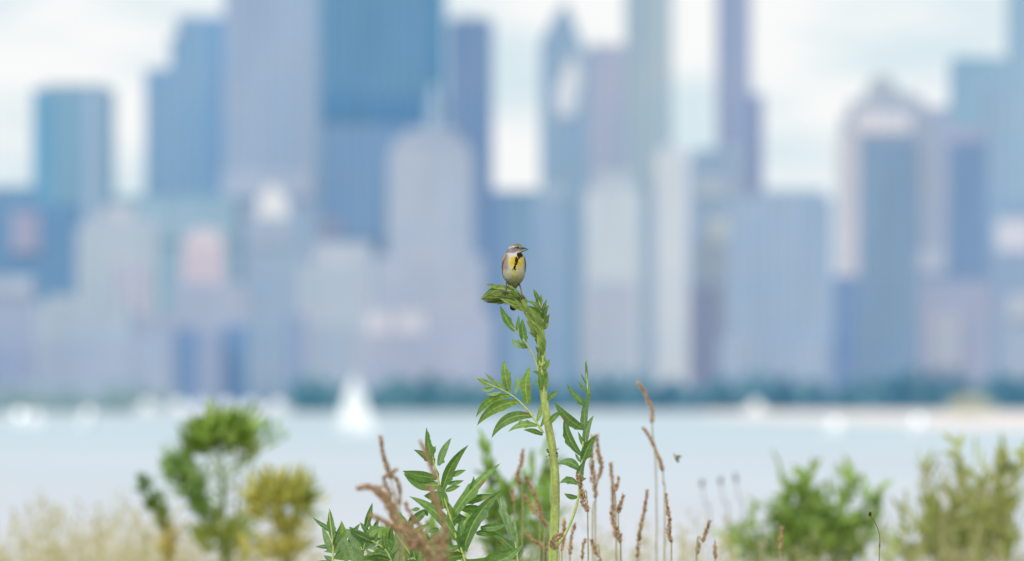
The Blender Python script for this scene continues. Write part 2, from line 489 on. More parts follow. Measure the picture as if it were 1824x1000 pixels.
B('broad tower with a small stepped pyramid roof and a white band under its cornice', 1503, 1662, 205, 6400, (162, 178, 203),
  [('roof_pyramid', 1535, 1600, 135, 180, (172, 188, 204), -6, [(1538, 180), (1640, 180), (1634, 168), (1600, 162), (1594, 144), (1580, 134), (1562, 134), (1550, 146), (1544, 164)]),
   ('upper_storey', 1516, 1648, 178, 205, (166, 182, 204), -3), ('white_band', 1522, 1624, 202, 236, (214, 216, 228), 3),
   ('blue_shaft', 1532, 1634, 250, None, (124, 156, 190), 3), ('pale_shaft', 1496, 1530, 236, None, (198, 202, 217), 2), ('mauve_shaft', 1640, 1690, 190, None, (164, 180, 210), -2)])
B('light blue flat tower right of the pyramid-roofed tower', 1694, 1800, 108, 6800, (142, 180, 209), [('roof_edge', 1700, 1790, 102, 108, (122, 168, 200), -3)])
B('pale sky blue tower at the right edge, cut by the picture top', 1797, 1905, -80, 6550, (150, 185, 213), [('low_wing', 1756, 1797, 150, None, (152, 182, 212), -3)])
# --- middle row
B('wide grey blue block under the left teal tower', -40, 62, 332, 6250, (112, 156, 196), cat='building', name='office_block')
B('deep blue block with a pink lift tower at the left edge', -30, 138, 362, 6050, (100, 146, 190),
  [('lift_tower', 20, 70, 378, 450, (162, 168, 200), 4)], cat='building', name='office_block')
B('light teal block filling the gap below the stepped blue tower', 196, 420, 348, 6150, (138, 178, 204),
  [('pale_storey', 260, 420, 366, 430, (152, 186, 212), 3)], cat='building', name='office_block')
B('pale stone stepped block left of the pink gabled block', 136, 280, 404, 5900, (180, 196, 213),
  [('upper_storey', 150, 268, 384, 404, (184, 196, 212), -3), ('penthouse', 186, 236, 366, 384, (196, 203, 217), -6), ('warm_wing', 205, 262, 470, 560, (184, 190, 212), 3)], cat='building', name='office_block')
B('pinkish gabled block in front of the light teal block', 322, 400, 440, 5850, (196, 192, 211),
  [('pale_gable', 330, 396, 404, 440, (206, 204, 218), -3, [(326, 440), (398, 440), (392, 412), (362, 402), (334, 416)]), ('lower_storeys', 306, 440, 504, None, (164, 180, 208), 3)], cat='building', name='office_block')
B('grey blue tower with a white lantern top below the periwinkle slab', 432, 542, 388, 5950, (148, 176, 205),
  [('white_lantern', 456, 512, 332, 390, (228, 233, 239), -8, [(456, 392), (514, 392), (510, 356), (494, 330), (474, 330), (460, 358)]), ('pale_storeys', 440, 520, 388, 440, (158, 178, 206), 2)])
B('mid blue block with a small pink roof house left of the cream tower', 560, 690, 420, 6300, (116, 154, 194),
  [('roof_house', 566, 604, 390, 420, (172, 178, 206), -4)], cat='building', name='office_block')
B('pale stone block with a stepped roof left of the cream spire tower', 528, 664, 470, 5800, (180, 195, 214),
  [('upper_storey', 560, 662, 430, 470, (186, 199, 216), -3), ('lower_wing', 540, 620, 580, None, (166, 184, 208), 3)], cat='building', name='office_block')
B('low mauve hall with two white roof signs at the foot of the cream tower', 640, 876, 592, 5600, (170, 180, 207),
  [('white_roof_house', 652, 690, 556, 592, (204, 207, 221), -3), ('white_roof_house', 706, 754, 556, 592, (208, 211, 223), -3)], cat='building', name='low_hall')
B('slim violet blue tower just right of the cream spire tower', 846, 900, 344, 6200, (106, 142, 188), k=0.3)
B('light blue block closing the sky gap behind the bird', 876, 966, 338, 6350, (124, 162, 196), [('lower_front', 880, 950, 470, None, (140, 172, 206), 3)], cat='building', name='office_block')
B('blue grey shaft right of the bird, below the diamond roof', 952, 1046, 350, 6000, (140, 170, 204), [('dark_strip', 1006, 1030, 352, None, (122, 160, 192), 2), ('pale_top', 966, 1006, 330, 352, (166, 188, 208), -3)])
B('pale ivory tower with a stepped top in the centre right', 1042, 1142, 340, 5900, (192, 207, 220),
  [('stepped_top', 1064, 1126, 306, 340, (188, 202, 217), -3), ('mauve_base', 1036, 1132, 500, None, (180, 192, 212), 3)])
B('blue grey narrow tower behind the two ivory towers', 1130, 1182, 330, 6150, (150, 177, 205))
B('slender white tower just left of the bright sky gap', 1168, 1226, 272, 5850, (202, 213, 226), [('roof_cap', 1174, 1218, 262, 272, (194, 208, 222), -3)], k=0.3)
B('blue tower of stacked boxes below the bright narrow sky gap', 1222, 1300, 284, 6100, (146, 172, 202),
  [('upper_box', 1232, 1280, 266, 284, (134, 170, 198), -3), ('pale_box', 1238, 1296, 320, 352, (174, 190, 206), 2)])
B('green grey block with a bright cornice before the stacked blue tower', 1238, 1306, 420, 5900, (166, 184, 204), [('bright_cornice', 1262, 1300, 388, 432, (190, 203, 212), 3), ('mauve_wing', 1228, 1282, 508, None, (148, 160, 196), 4)], cat='building', name='office_block')
B('broad plain grey blue slab right of centre with a level roof', 1300, 1484, 352, 5750, (150, 177, 208),
  [('roof_storey', 1350, 1470, 338, 352, (152, 180, 206), -4), ('soft_front', 1284, 1476, 600, None, (156, 178, 208), 3)], bays=5, k=0.5)
B('deep blue narrow block right of the broad grey blue slab', 1470, 1530, 492, 5950, (106, 142, 192), k=0.3)
B('darker blue shaft with a rosy cap near the right edge', 1692, 1758, 252, 6050, (114, 148, 191), [('rosy_cap', 1694, 1752, 228, 252, (166, 174, 204), -3)])
B('blue block with a round white tank by the right edge', 1750, 1900, 360, 6200, (138, 172, 208), cat='building', name='office_block')
B('small white topped block low beside the mauve shaft', 1630, 1690, 462, 5700, (134, 162, 198), [('white_penthouse', 1634, 1686, 448, 486, (176, 188, 214), 2)], cat='building', name='office_block')
B('mauve block with a pale square front near the right edge', 1640, 1768, 500, 5600, (156, 168, 200), [('pale_front', 1658, 1716, 560, 655, (180, 186, 204), 3)], cat='building', name='office_block')
B('bright white block top above the right shore trees', 1776, 1840, 390, 5800, (206, 212, 228), [('blue_base', 1768, 1850, 446, None, (138, 168, 204), 3)], cat='building', name='office_block')
B('pale low block at the right edge by the water', 1790, 1880, 530, 5500, (166, 184, 210), [('white_storey', 1796, 1850, 522, 570, (184, 198, 218), 3)], cat='building', name='low_block')
# --- front row
B('pale violet block at the left edge with white upper floors', -40, 60, 520, 5650, (158, 174, 206),
  [('white_storeys', -40, 56, 494, 524, (180, 192, 214), 3), ('violet_base', -40, 58, 620, None, (144, 164, 202), 4)], cat='building', name='office_block')
B('long pale grey block in front at lower left', 62, 232, 540, 5600, (168, 188, 209), [('roof_storey', 80, 180, 526, 540, (174, 192, 210), -3), ('lower_front', 62, 300, 600, None, (162, 180, 208), 3)], cat='building', name='office_block')
B('violet blue block between the long pale block and the dark narrow pair', 232, 312, 560, 5700, (160, 174, 206), cat='building', name='office_block')
B('dark blue narrow block, left one of the low dark pair', 314, 350, 585, 5500, (98, 140, 192), k=0.1, cat='building', name='low_block')
B('mauve low block between the two dark narrow blocks', 350, 396, 590, 5480, (146, 164, 200), cat='building', name='low_block')
B('dark blue narrow block, right one of the low dark pair', 396, 440, 580, 5500, (100, 144, 194), k=0.1, cat='building', name='low_block')
B('grey blue low block with violet edge above the sailing boat', 440, 542, 560, 5550, (146, 174, 204), [('violet_edge', 512, 542, 560, None, (134, 158, 200), 3)], cat='building', name='low_block')


import math as _m
# --- low trees along the shore: a far wood that reads as one mass
def treeband(px0, px1, D, hfun, c1, c2, n, name, label):
    mb = MB()
    for i in range(n):
        px = U(px0, px1)
        H = hfun(px) * (0.62 + 0.5 * abs(_m.sin(px * .061 + 1.3 * _m.sin(px * .023)))) * U(0.7, 1.1)
        d = D + U(-12, 14)
        x = wx(px, d)
        z = -0.2 + H * (R() ** 1.4)
        s = U(1.0, 2.4)
        cc = mixc(lin(c1), lin(c2), .5 + .5 * _m.sin(px * .09 + 2 * _m.sin(px * .03)) + U(-.3, .3))
        q = Vector((U(-1, 1), U(-1, 1), U(-1, 1))).normalized(); r = q.orthogonal().normalized() * s; t = q.cross(r).normalized() * s
        p = Vector((x, d, z))
        ids = [mb.add(p + r * a + t * b, cc) for a, b in ((-1, -.6), (.2, -1), (1, .3), (.1, 1))]
        mb.f.append(tuple(ids))
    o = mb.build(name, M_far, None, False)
    return tag(o, label, 'trees', None, 'stuff')


import math as _m
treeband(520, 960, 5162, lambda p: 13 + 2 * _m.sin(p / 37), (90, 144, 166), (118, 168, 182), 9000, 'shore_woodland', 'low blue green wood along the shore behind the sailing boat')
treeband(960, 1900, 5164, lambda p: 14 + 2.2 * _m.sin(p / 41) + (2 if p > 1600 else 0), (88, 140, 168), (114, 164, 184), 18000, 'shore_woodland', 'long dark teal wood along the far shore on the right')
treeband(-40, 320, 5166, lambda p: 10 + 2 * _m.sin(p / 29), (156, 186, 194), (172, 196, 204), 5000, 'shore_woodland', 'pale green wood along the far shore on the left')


def far_tree(label, px, top, base, D, rx, c1, c2, n=900):
    x = wx(px, D)
    zb = wz(base, D)
    root = empty('shore_tree', (x, D, 0.6), label, 'tree')
    zt = wz(top, D); rxm = rx * D / FPX; h = zt - zb
    mb = MB(); mb.tube([(x, D, 0.5), (x + .1, D, zb + h * .3), (x, D, zb + h * .7)], [.35, .28, .1], lin((110, 110, 100)), 7, 3)
    for a in (-1, 1): mb.tube([(x, D, zb + h * .2), (x + a * rxm * .5, D, zb + h * .6)], [.18, .06], lin((110, 110, 100)), 6, 2)
    mb.build('trunk', M_stem, root)
    mb = MB()
    for i in range(n):
        a = U(0, 6.28); rr = R() ** .5; zz = U(-1, 1)
        p = Vector((x + math.cos(a) * rr * rxm * (1 - .5 * max(0, zz)), D + math.sin(a) * rr * rxm * .7, zb + h * .55 + zz * h * .45))
        q = Vector((U(-1, 1), U(-1, 1), U(-1, 1))).normalized(); r = q.orthogonal().normalized() * U(.25, .6); t = q.cross(r).normalized() * U(.25, .6)
        cc = mixc(lin(c1), lin(c2), R())
        mb.f.append(tuple(mb.add(p + r * u + t * v, cc) for u, v in ((-1, -.6), (.2, -1), (1, .3), (.1, 1))))
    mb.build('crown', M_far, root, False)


far_tree('round yellow green tree standing on the pale beach at right', 1728, 706, 748, 3900, 48, (206, 210, 190), (222, 222, 196))

mb = MB(); mb.box(wx(1000, SHORE - 64), wx(1960, SHORE - 64), SHORE - 66, SHORE - 63, -0.5, 0.6, (1, 1, 1, 1))
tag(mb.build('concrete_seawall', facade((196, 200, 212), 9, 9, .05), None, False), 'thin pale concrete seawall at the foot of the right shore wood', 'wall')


# ------------------------------------------------------------------ boats
WHITE = (0.86, 0.87, 0.88, 1)
def hull_mesh(mb, x, D, Ln, Wd, H, c, yaw=0.0):
    ca, sa = math.cos(yaw), math.sin(yaw)
    rows = []
    for k in range(9):
        t = k / 8
        wv = Wd / 2 * (math.sin(math.pi * min(1, 0.25 + 0.75 * (1 - t)) / 1.0 * 0.5) ** 0.8) * (1 - t ** 5)
        sheer = H * (0.85 + 0.35 * t * t)
        u = (t - 0.5) * Ln
        row = []
        for a, zz in ((-1, sheer), (-.85, sheer * .45), (-.4, -0.1), (.4, -0.1), (.85, sheer * .45), (1, sheer)):
            lx = u; ly = a * max(wv, 0.03)
            row.append(mb.add((x + lx * ca - ly * sa, D + lx * sa + ly * ca, zz), c))
        rows.append(row)
    mb.quad_strip(rows, True)
    mb.f.append(tuple(rows[0])); mb.f.append(tuple(rows[-1][::-1]))


def sailboat(label, px, D, mast, Ln, yaw=0.0, group=None):
    x = wx(px, D)
    root = empty('sailboat', (x, D, 0), label, 'sailboat', group)
    mb = MB(); hull_mesh(mb, x, D, Ln, Ln * .3, 0.75, WHITE, yaw); mb.build('hull', M_boat, root)
    mb = MB(); mb.box(x - Ln * .15, x + Ln * .18, D - .7, D + .7, .7, 1.2, WHITE); mb.build('cabin', M_boat, root, False)
    mb = MB(); mb.tube([(x + Ln * .05, D, .7), (x + Ln * .05, D, mast)], [.07, .04], (.6, .6, .62, 1), 8, 2); mb.build('mast', M_boat, root)
    mb = MB(); mb.tube([(x + Ln * .05, D, 1.35), (x - Ln * .42, D, 1.3)], [.05, .04], (.6, .6, .62, 1), 8, 2); mb.build('boom', M_boat, root)
    for nm, foot, lo, hi, sgn in (('mainsail', Ln * .46, 1.4, mast * .985, -1), ('jib', Ln * .42, .95, mast * .86, 1)):
        mb = MB(); rows = []
        for k in range(13):
            t = k / 12; zz = lo + (hi - lo) * t
            wv = foot * (1 - t) ** (0.62 if nm == 'mainsail' else 0.8)
            xs_ = x + Ln * .05 + sgn * .1
            row = []
            for j in range(7):
                u = j / 6
                row.append(mb.add((xs_ + sgn * wv * u, D - math.sin(math.pi * u) * wv * .1, zz), (.9, .9, .9, 1)))
            rows.append(row)
        mb.quad_strip(rows); mb.build(nm, M_sail, root)


def motorboat(label, px, D, Ln, group=None, yaw=1.2, tall=1.0, glint=(.9, .5)):
    x = wx(px, D)
    root = empty('motorboat', (x, D, 0), label, 'motorboat', group)
    mb = MB(); hull_mesh(mb, x, D, Ln, Ln * .36, 1.0 * tall, WHITE, yaw); mb.build('hull', M_boat, root)
    ca, sa = math.cos(yaw), math.sin(yaw)
    mb = MB()
    i0 = len(mb.v)
    h0, h1 = .95 * tall, 2.1 * tall
    for zz, sx, sy in ((h0, .22, .13), (h1, .15, .11)):
        for a, b in ((-1, -1), (1, -1), (1, 1), (-1, 1)):
            lx, ly = a * Ln * sx, b * Ln * sy
            mb.add((x + lx * ca - ly * sa, D + lx * sa + ly * ca, zz), WHITE)
    for q in ((3, 2, 1, 0), (4, 5, 6, 7), (0, 1, 5, 4), (1, 2, 6, 5), (2, 3, 7, 6), (3, 0, 4, 7)): mb.f.append(q)
    mb.build('cabin', M_boat, root, False)
    # raked windscreen is an added metal reflector aimed to glint the sun at the lens
    nv = (sdir + Vector((0, -1, 0))).normalized()
    rt = Vector((0, 0, 1)).cross(nv).normalized(); up = nv.cross(rt)
    cpt = Vector((x, D - (Ln * .32 if abs(sa) > .8 else Ln * .16), h1 - .45 * tall))
    mb = MB()
    ww, hh = glint
    ids = [mb.add(cpt + rt * (a * ww / 2) + up * (b * hh / 2), (1, 1, 1, 1)) for a, b in ((-1, -1), (1, -1), (.85, 1), (-.85, 1))]
    mb.f.append(tuple(ids))
    mb.build('glint_pane', M_glint, root, False)


sailboat('white sailing boat under full sail on the lake, large and left of the plants', 632, 1600, 8.5, 5.6)
G = 'white boats out on the lake'
motorboat('white motorboat at the far left, brighter of the close pair', 35, 2150, 6.5, G, -1.3, 1.5, (.84, .52))
motorboat('white motorboat right behind the brightest one at far left', 62, 2200, 5.5, G, -1.0, 1.3, (.55, .36))
motorboat('faint white motorboat on the lake between the left pair and the shrub', 158, 2300, 6.0, G, 1.2, 1.5, (.46, .32))
motorboat('small white motorboat on the lake left of the beach, left of two', 1487, 1560, 4.6, G, -1.25, 1.15, (.4, .3))
motorboat('small bright motorboat at the left end of the pale beach, right of two', 1634, 1600, 5.0, G, -1.35, 1.3, (.54, .4))
mg = 'white yachts moored along the left shore'
for px, ln, lab in ((262, 11, 'leftmost white moored yacht at the left shore'), (318, 13, 'second white moored yacht at the left shore'), (356, 10, 'small moored yacht under the dark narrow pair of blocks'),
                    (404, 13, 'white moored yacht below the right dark narrow block'), (446, 11, 'moored yacht left of the rightmost one'), (494, 12, 'rightmost white yacht moored before the shore wood'),
                    (1345, 9, 'lone pale yacht at the right shore wood')):
    motorboat(lab, px, 5020 + U(-30, 40), ln, mg if px < 600 else None, U(.2, .5), 2.5, (.7, .4))

# ------------------------------------------------------------------ plants in focus
G_DARK = lin((70, 112, 50)); G_MID = lin((128, 163, 72)); G_PALE = lin((150, 178, 120)); G_RIB = lin((186, 200, 124)); G_YEL = lin((150, 168, 84))
G_BACK = lin((146, 175, 128))


def bez(p0, p1, p2, t):
    return p0 * (1 - t) ** 2 + p1 * 2 * t * (1 - t) + p2 * t * t


def lobe(mb, base, tip, width, bend=0.0, tw=0.0, col0=None, rib=None, teeth=(), foldk=0.25, zb=0.0, zt=0.0, zc=None, basew=0.35, n=22, peak=0.42, edge=None):
    """lance-shaped leaf lobe: bend = sideways bow (fraction of length); teeth = (t, side, size); z* = depth towards the lens"""
    c0 = col0 or G_MID; rib = rib or G_RIB
    edge = edge or mixc(c0, G_PALE, 0.45)
    p0 = Vector((base[0], base[1], zb)); p2 = Vector((tip[0], tip[1], zt))
    d = p2 - p0; Ln = d.length
    side2 = Vector((-d.y, d.x, 0)).normalized()
    p1 = (p0 + p2) / 2 + side2 * (bend * Ln * 2)
    p1.z = (zb + zt) / 2 + (zc if zc is not None else Ln * U(0.02, 0.14))
    if not teeth and width > 11 and R() < .75:
        teeth = [(U(.12, .65), random.choice((-1, 1)), width * U(.12, .3)) for _ in range(random.randint(1, 4))]
    vn = U(.05, .13); spot = (U(.1, .9), random.choice((-1, 1))) if R() < .25 else None
    rows = []
    ncr = (-1, -0.92, -0.5, -0.1, -0.045, 0.045, 0.1, 0.5, 0.92, 1)
    ph1, ph2 = U(0, 6), U(0, 6)
    for k in range(n + 1):
        t = k / n
        p = bez(p0, p1, p2, t)
        tg = (bez(p0, p1, p2, min(1, t + .02)) - bez(p0, p1, p2, max(0, t - .02))).normalized()
        sv = Vector((-tg.y, tg.x, 0)).normalized()
        up = tg.cross(sv).normalized()
        if up.z < 0: up = -up
        if t < peak: wv = basew + (1 - basew) * math.sin(t / peak * math.pi / 2)
        else: wv = max(0.0, 1 - ((t - peak) / (1 - peak)) ** 1.7)
        wv *= width / 2
        wl = wr = wv
        for tt, sd_, sz in teeth:
            dt = (t - tt) / 0.09
            bumpv = max(0.0, 1 - abs(dt) * (0.75 if dt < 0 else 1.6)) * sz
            if sd_ > 0: wr += bumpv
            else: wl += bumpv
        twist = tw + 0.15 * math.sin(ph1 + t * 3)
        ct, st = math.cos(twist), math.sin(twist)
        row = []
        for u in ncr:
            ww = wr if u > 0 else wl
            fz = foldk * abs(u) * ww + 0.06 * ww * math.sin(ph2 + t * 14) * abs(u)
            off = sv * (u * ww * ct) + up * (u * ww * st + fz)
            if abs(u) < 0.06:
                cc = mixc(rib, c0, 0.15 + 0.5 * t)
                off = off + up * 0.2
            elif abs(u) == 1: cc = edge
            else:
                vein = 0.5 + 0.5 * math.sin((t * 1.0 - abs(u) * .22) / vn * 6.28)
                cc = jit(mixc(mixc(c0, G_DARK, 0.32 * (1 - vein)), G_PALE, .14 * vein + .12 * (u > 0)), 0.08)
            if spot and u * spot[1] > .4 and abs(t - spot[0]) < .06: cc = mixc(cc, lin((138, 112, 62)), .7)
            row.append(mb.add(p + off, cc))
        rows.append(row)
    mb.quad_strip(rows)


Z1 = lambda x, y: (840 + x / 6.25, 420 + y / 6.25)
Z2 = lambda x, y: (820 + x * .3, 500 + y * .3)
Z3 = lambda x, y: (540 + x * .26, 740 + y * .26)
Z4 = lambda x, y: (880 + x * .34, 660 + y * .34)
Z5 = lambda x, y: (x / 3.04, 700 + y / 3.04)
Z6 = lambda x, y: (1224 + x / 3.04, 680 + y / 3.04)


def leaf(root, Z, k, D, rachis, rw, lobes, c0=None, web=0.0, rcol=None, label=None, z0=0.0):
    """divided leaf as a part; its stalk is a sub-part. rachis and lobes in zoomed columns/rows"""
    mb = MB(D)
    for lb in lobes:
        b, t, wd = lb[0], lb[1], lb[2]
        kw = dict(lb[3]) if len(lb) > 3 else {}
        kw.setdefault('col0', mixc(c0 or G_MID, G_DARK, U(-0.2, 0.7)) if not kw.get('col0') else kw['col0'])
        kw.setdefault('tw', U(-.5, .5)); kw.setdefault('zt', z0 + U(-8, 12)); kw.setdefault('zb', z0 + 0.0)
        if 'teeth' in kw: kw['teeth'] = [(a, s, z * k) for a, s, z in kw['teeth']]
        lobe(mb, Z(*b), Z(*t), wd * k * 1.12, **kw)
    pr = [Z(*p) for p in rachis]
    if web:
        P, W = resample([(x, y, z0 - .6) for x, y in pr], 1.0, 6)
        rows = []
        for i, p in enumerate(P):
            tg = (P[min(i + 1, len(P) - 1)] - P[max(i - 1, 0)]).normalized(); sv = Vector((-tg.y, tg.x, 0))
            t = i / (len(P) - 1)
            wv = web * k * (0.5 + 0.5 * math.sin(i * 1.7)) * (1 - 0.5 * t) * min(1, t * 5)
            rows.append([mb.add(p + sv * (u * wv) + Vector((0, 0, abs(u) * wv * .2)), jit(c0 or G_MID, .1)) for u in (-1, -.4, 0, .4, 1)])
        mb.quad_strip(rows)
    o = mb.build('leaf', M_leaf, root)
    if label: o['label'] = label
    s = MB(D)
    npt = len(pr)
    s.tube([(x, y, z0 + 1.0) for x, y in pr], [rw * (1 - .7 * i / (npt - 1)) for i in range(npt)], rcol or G_RIB, 7, 5)
    s.build('leaf_stalk', M_stem, o)
    return o


plant = empty('prairie_plant', (wx(978, D0), D0, GROUND), 'tall green prairie plant with deeply cut leaves whose bent top carries the bird', 'plant')
# main stem
def stemcol(t, th):
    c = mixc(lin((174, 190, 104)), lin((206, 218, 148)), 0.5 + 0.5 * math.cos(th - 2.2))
    c = mixc(c, lin((120, 142, 66)), .34 * max(0, math.sin(th * 5 + 2 * math.sin(t * 8))))
    c = mixc(c, lin((128, 92, 70)), .5 * max(0, math.sin(t * 37 + th * 1.0) - .75) * 4 * max(0, math.sin(th * 2 + t * 60)))
    if 0.28 < t < 0.5: c = mixc(c, lin((120, 104, 66)), 0.35 * (0.5 + 0.5 * math.sin(t * 90 + th)))
    return c
mb = MB(D0)
pts = [(976, 2112, -6), (980, 1600, -4), (984, 1200, -2), (985, 1000, 0), (988, 935, 0), (989, 860, 0), (984, 800, 0), (976, 755, 0), (970, 715, 0), (966.5, 680, 0), (966, 645, 0), (963, 610, 0), (958, 585, 0), (948, 563, 0), (938, 549, 0), (930, 541, 0)]
rad = [13, 11, 9.8, 8.8, 8.3, 8.0, 7.6, 7.0, 6.6, 6.3, 6.8, 5.8, 4.8, 4.6, 4.6, 4.6]
mb.tube(pts, rad, stemcol, 14, 6, 0.08)
for i in range(420):      # short stiff hairs on the stem
    t = R(); kk = min(int(t * (len(pts) - 1)), len(pts) - 2)
    if pts[kk][1] > 1030: continue
    f = t * (len(pts) - 1) - kk
    x, y, z = [pts[kk][a] * (1 - f) + pts[kk + 1][a] * f for a in range(3)]
    rr = rad[kk] * (1 - f) + rad[kk + 1] * f
    th = U(0, 6.28); ox, oz = math.cos(th), math.sin(th)
    ln_ = U(1.2, 2.6)
    a = mb.add((x + ox * rr, y - .3, z + oz * rr), G_PALE); b = mb.add((x + ox * rr, y + .3, z + oz * rr), G_PALE); c = mb.add((x + ox * (rr + ln_), y - U(-.8, 1.2), z + oz * (rr + ln_)), G_PALE)
    mb.f.append((a, b, c))
mb.build('stem', M_stem, plant)
# little dark aphid-like knobs stay on the stem surface
mb = MB(D0)
for i in range(26):
    s_ = random.choice((-1, 1)); y = U(800, 816)
    mb.blob((984 + s_ * U(6, 10), y, U(-2, 6)), (U(-1, 1), U(-1, 1), 0), (U(1, 2), U(.8, 1.3)), lin((52, 74, 40)))
mb.build('dark_scales', M_stem, plant)

# nodding bud: spindle wrapped by bracts
def bud_axis(s):
    A = [Vector((936, 543, 0)), Vector((921, 531, 1)), Vector((903, 525.5, 2)), Vector((884, 526, 2)), Vector((871, 529.5, 2)), Vector((857.5, 533, 2))]
    f = s * (len(A) - 1); i = min(int(f), len(A) - 2); f -= i
    p0 = A[max(i - 1, 0)]; p1 = A[i]; p2 = A[i + 1]; p3 = A[min(i + 2, len(A) - 1)]
    return 0.5 * ((2 * p1) + (p2 - p0) * f + (2 * p0 - 5 * p1 + 4 * p2 - p3) * f * f + (3 * p1 - p0 - 3 * p2 + p3) * f ** 3)
def bud_r(s):
    tab = [(0, 5.5), (.15, 8), (.35, 11.5), (.52, 13), (.68, 11.5), (.84, 7.5), (1, 1.5)]
    for (a, ra_), (b, rb_) in zip(tab[:-1], tab[1:]):
        if s <= b: 
            t = (s - a) / (b - a); t = t * t * (3 - 2 * t)
            return ra_ * (1 - t) + rb_ * t
    return 2
def bud_pt(s, th, off=0.0):
    s2 = max(0, min(1, s)); c = bud_axis(s2)
    t = (bud_axis(min(1, s2 + .03)) - bud_axis(max(0, s2 - .03))).normalized()
    a = Vector((0, 0, 1)); a = (a - t * a.dot(t)).normalized(); b = t.cross(a)
    r = bud_r(s2) + off
    p = c + a * (math.cos(th) * r) + b * (math.sin(th) * r)
    if s > 1: p = p - Vector((1, 0, 0)) * (s - 1) * 80
    return p
mb = MB(D0)
rows = [[mb.add(bud_pt(k / 30, 2 * math.pi * i / 18, -2.2), jit(lin((58, 80, 34)), .15)) for i in range(18)] for k in range(31)]
mb.quad_strip(rows, True)
mb.build('bud_core', M_leaf, plant)
mb = MB(D0)
def bract(th0, s0, ln, wd, lift, c, curl=0.0):
    rows = []
    n = 14; ph = U(0, 6)
    for k in range(n + 1):
        t = k / n; s = min(1.0, s0 + ln * t)
        wv = wd * (0.45 + 0.55 * math.sin(min(1, t / .4) * math.pi / 2)) * (1 if t < .4 else max(0, 1 - ((t - .4) / .6) ** 1.8))
        row = []
        for u in (-1, -.88, -.5, -.12, 0, .12, .5, .88, 1):
            th = th0 + curl * t + u * wv / max(4, bud_r(min(1, s)))
            off = (lift + 1.6 * t * t * lift + 0.9 * (abs(u) ** 2) + .3 * math.sin(ph + t * 9)) * min(1, .15 + (1.0 - s) * 5)
            cc = lin((176, 194, 110)) if u == 0 else (mixc(c, lin((188, 200, 130)), .55) if abs(u) == 1 else jit(mixc(c, lin((52, 78, 28)), .6 * abs(math.sin(ph + t * 5 + u * 2))), .1))
            row.append(mb.add(bud_pt(s, th, off), cc))
        rows.append(row)
    mb.quad_strip(rows)
for layer, (cnt, sa, lna, wda) in enumerate(((9, .42, .52, 5.0), (11, .2, .66, 5.2), (9, .05, .66, 4.4), (6, 0.0, .42, 3.6))):
    for i in range(cnt):
        bract(2 * math.pi * (i + .5 * layer) / cnt + U(-.25, .25), sa + U(-.06, .06), lna + U(-.08, .1), wda * U(.8, 1.25), 0.5 + .45 * layer, mixc(lin((112, 142, 52)), lin((192, 208, 126)), R()), U(-.25, .25))
mb.build('flower_bud', M_leaf, plant)
mb = MB(D0)      # loose tips at the far end of the bud
for b, t, wd, bn in (((300, 600), (162, 548), 46, .1), ((330, 575), (250, 545), 34, -.08), ((260, 640), (104, 706), 40, .08), ((300, 690), (112, 712), 44, -.06), ((380, 590), (300, 540), 40, .05), ((330, 720), (200, 742), 40, -.05), ((470, 600), (400, 548), 30, .05), ((520, 640), (450, 580), 34, .04)):
    lobe(mb, Z1(*b), Z1(*t), wd / 6.25, bn, U(-.5, .5), mixc(lin((110, 140, 56)), lin((148, 168, 80)), R()), zb=11, zt=U(4, 10))
for b, t, wd, bn in (((600, 800), (250, 655), 60, .06), ((600, 780), (300, 690), 56, -.05), ((560, 830), (350, 700), 40, -.03), ((600, 860), (470, 700), 46, .03), ((640, 850), (540, 700), 44, .05), ((610, 760), (520, 620), 36, .05)):
    lobe(mb, Z1(*b), Z1(*t), wd / 6.25, bn, U(-.3, .3), mixc(lin((134, 162, 70)), lin((182, 200, 116)), R()), zb=7, zt=15, basew=.7)
for b, t, wd, bn in (((790, 1040), (640, 820), 60, .05), ((800, 1100), (700, 860), 56, -.04), ((780, 1120), (650, 930), 50, .05), ((800, 1180), (690, 1010), 50, .04), ((820, 1020), (740, 880), 40, -.06), ((760, 960), (600, 770), 54, .03),
                     ((800, 1250), (720, 1100), 46, .05), ((820, 1200), (790, 1020), 44, -.05), ((700, 900), (560, 760), 44, -.04), ((790, 1330), (740, 1180), 44, .06)):
    lobe(mb, Z1(*b), Z1(*t), wd / 6.25, bn, U(-.5, .5), mixc(lin((112, 144, 58)), lin((188, 204, 124)), R()), zb=6, zt=U(9, 14), basew=.75)
mb.build('bract_tip', M_leaf, plant)

# large left leaf
leaf(plant, Z2, .3, D0, [(492, 905), (445, 830), (400, 770), (330, 700), (250, 650), (180, 620), (98, 575)], 2.3,
     [((292, 664), (262, 470), 48, dict(bend=-.05, teeth=[(.55, 1, 10), (.3, 1, 8)])), ((278, 658), (243, 505), 44, dict(bend=.1)), ((400, 735), (415, 505), 56, dict(bend=-.08)),
      ((322, 672), (332, 556), 26, dict(bend=.1, col0=G_BACK)), ((225, 640), (145, 550), 22, dict(bend=.03, col0=G_BACK)), ((200, 640), (118, 648), 26, dict(bend=-.05, col0=G_BACK)), ((240, 660), (150, 672), 24, dict(bend=-.1, col0=G_BACK)),
      ((190, 625), (96, 574), 34, dict(bend=-.05, col0=lin((132, 164, 112)))), ((255, 650), (190, 600), 26, dict(bend=.1)),
      ((292, 684), (92, 814), 46, dict(bend=.16)), ((345, 722), (98, 862), 58, dict(bend=.13, teeth=[(.35, -1, 6)])), ((425, 804), (185, 937), 58, dict(bend=.19)),
      ((455, 862), (283, 900), 38, dict(bend=.14)), ((488, 918), (373, 888), 28, dict(bend=.08)), ((455, 838), (476, 735), 26, dict(bend=.05)), ((475, 870), (500, 770), 20, dict(bend=.1))],
     web=10, label='large spreading leaf left of the stem')
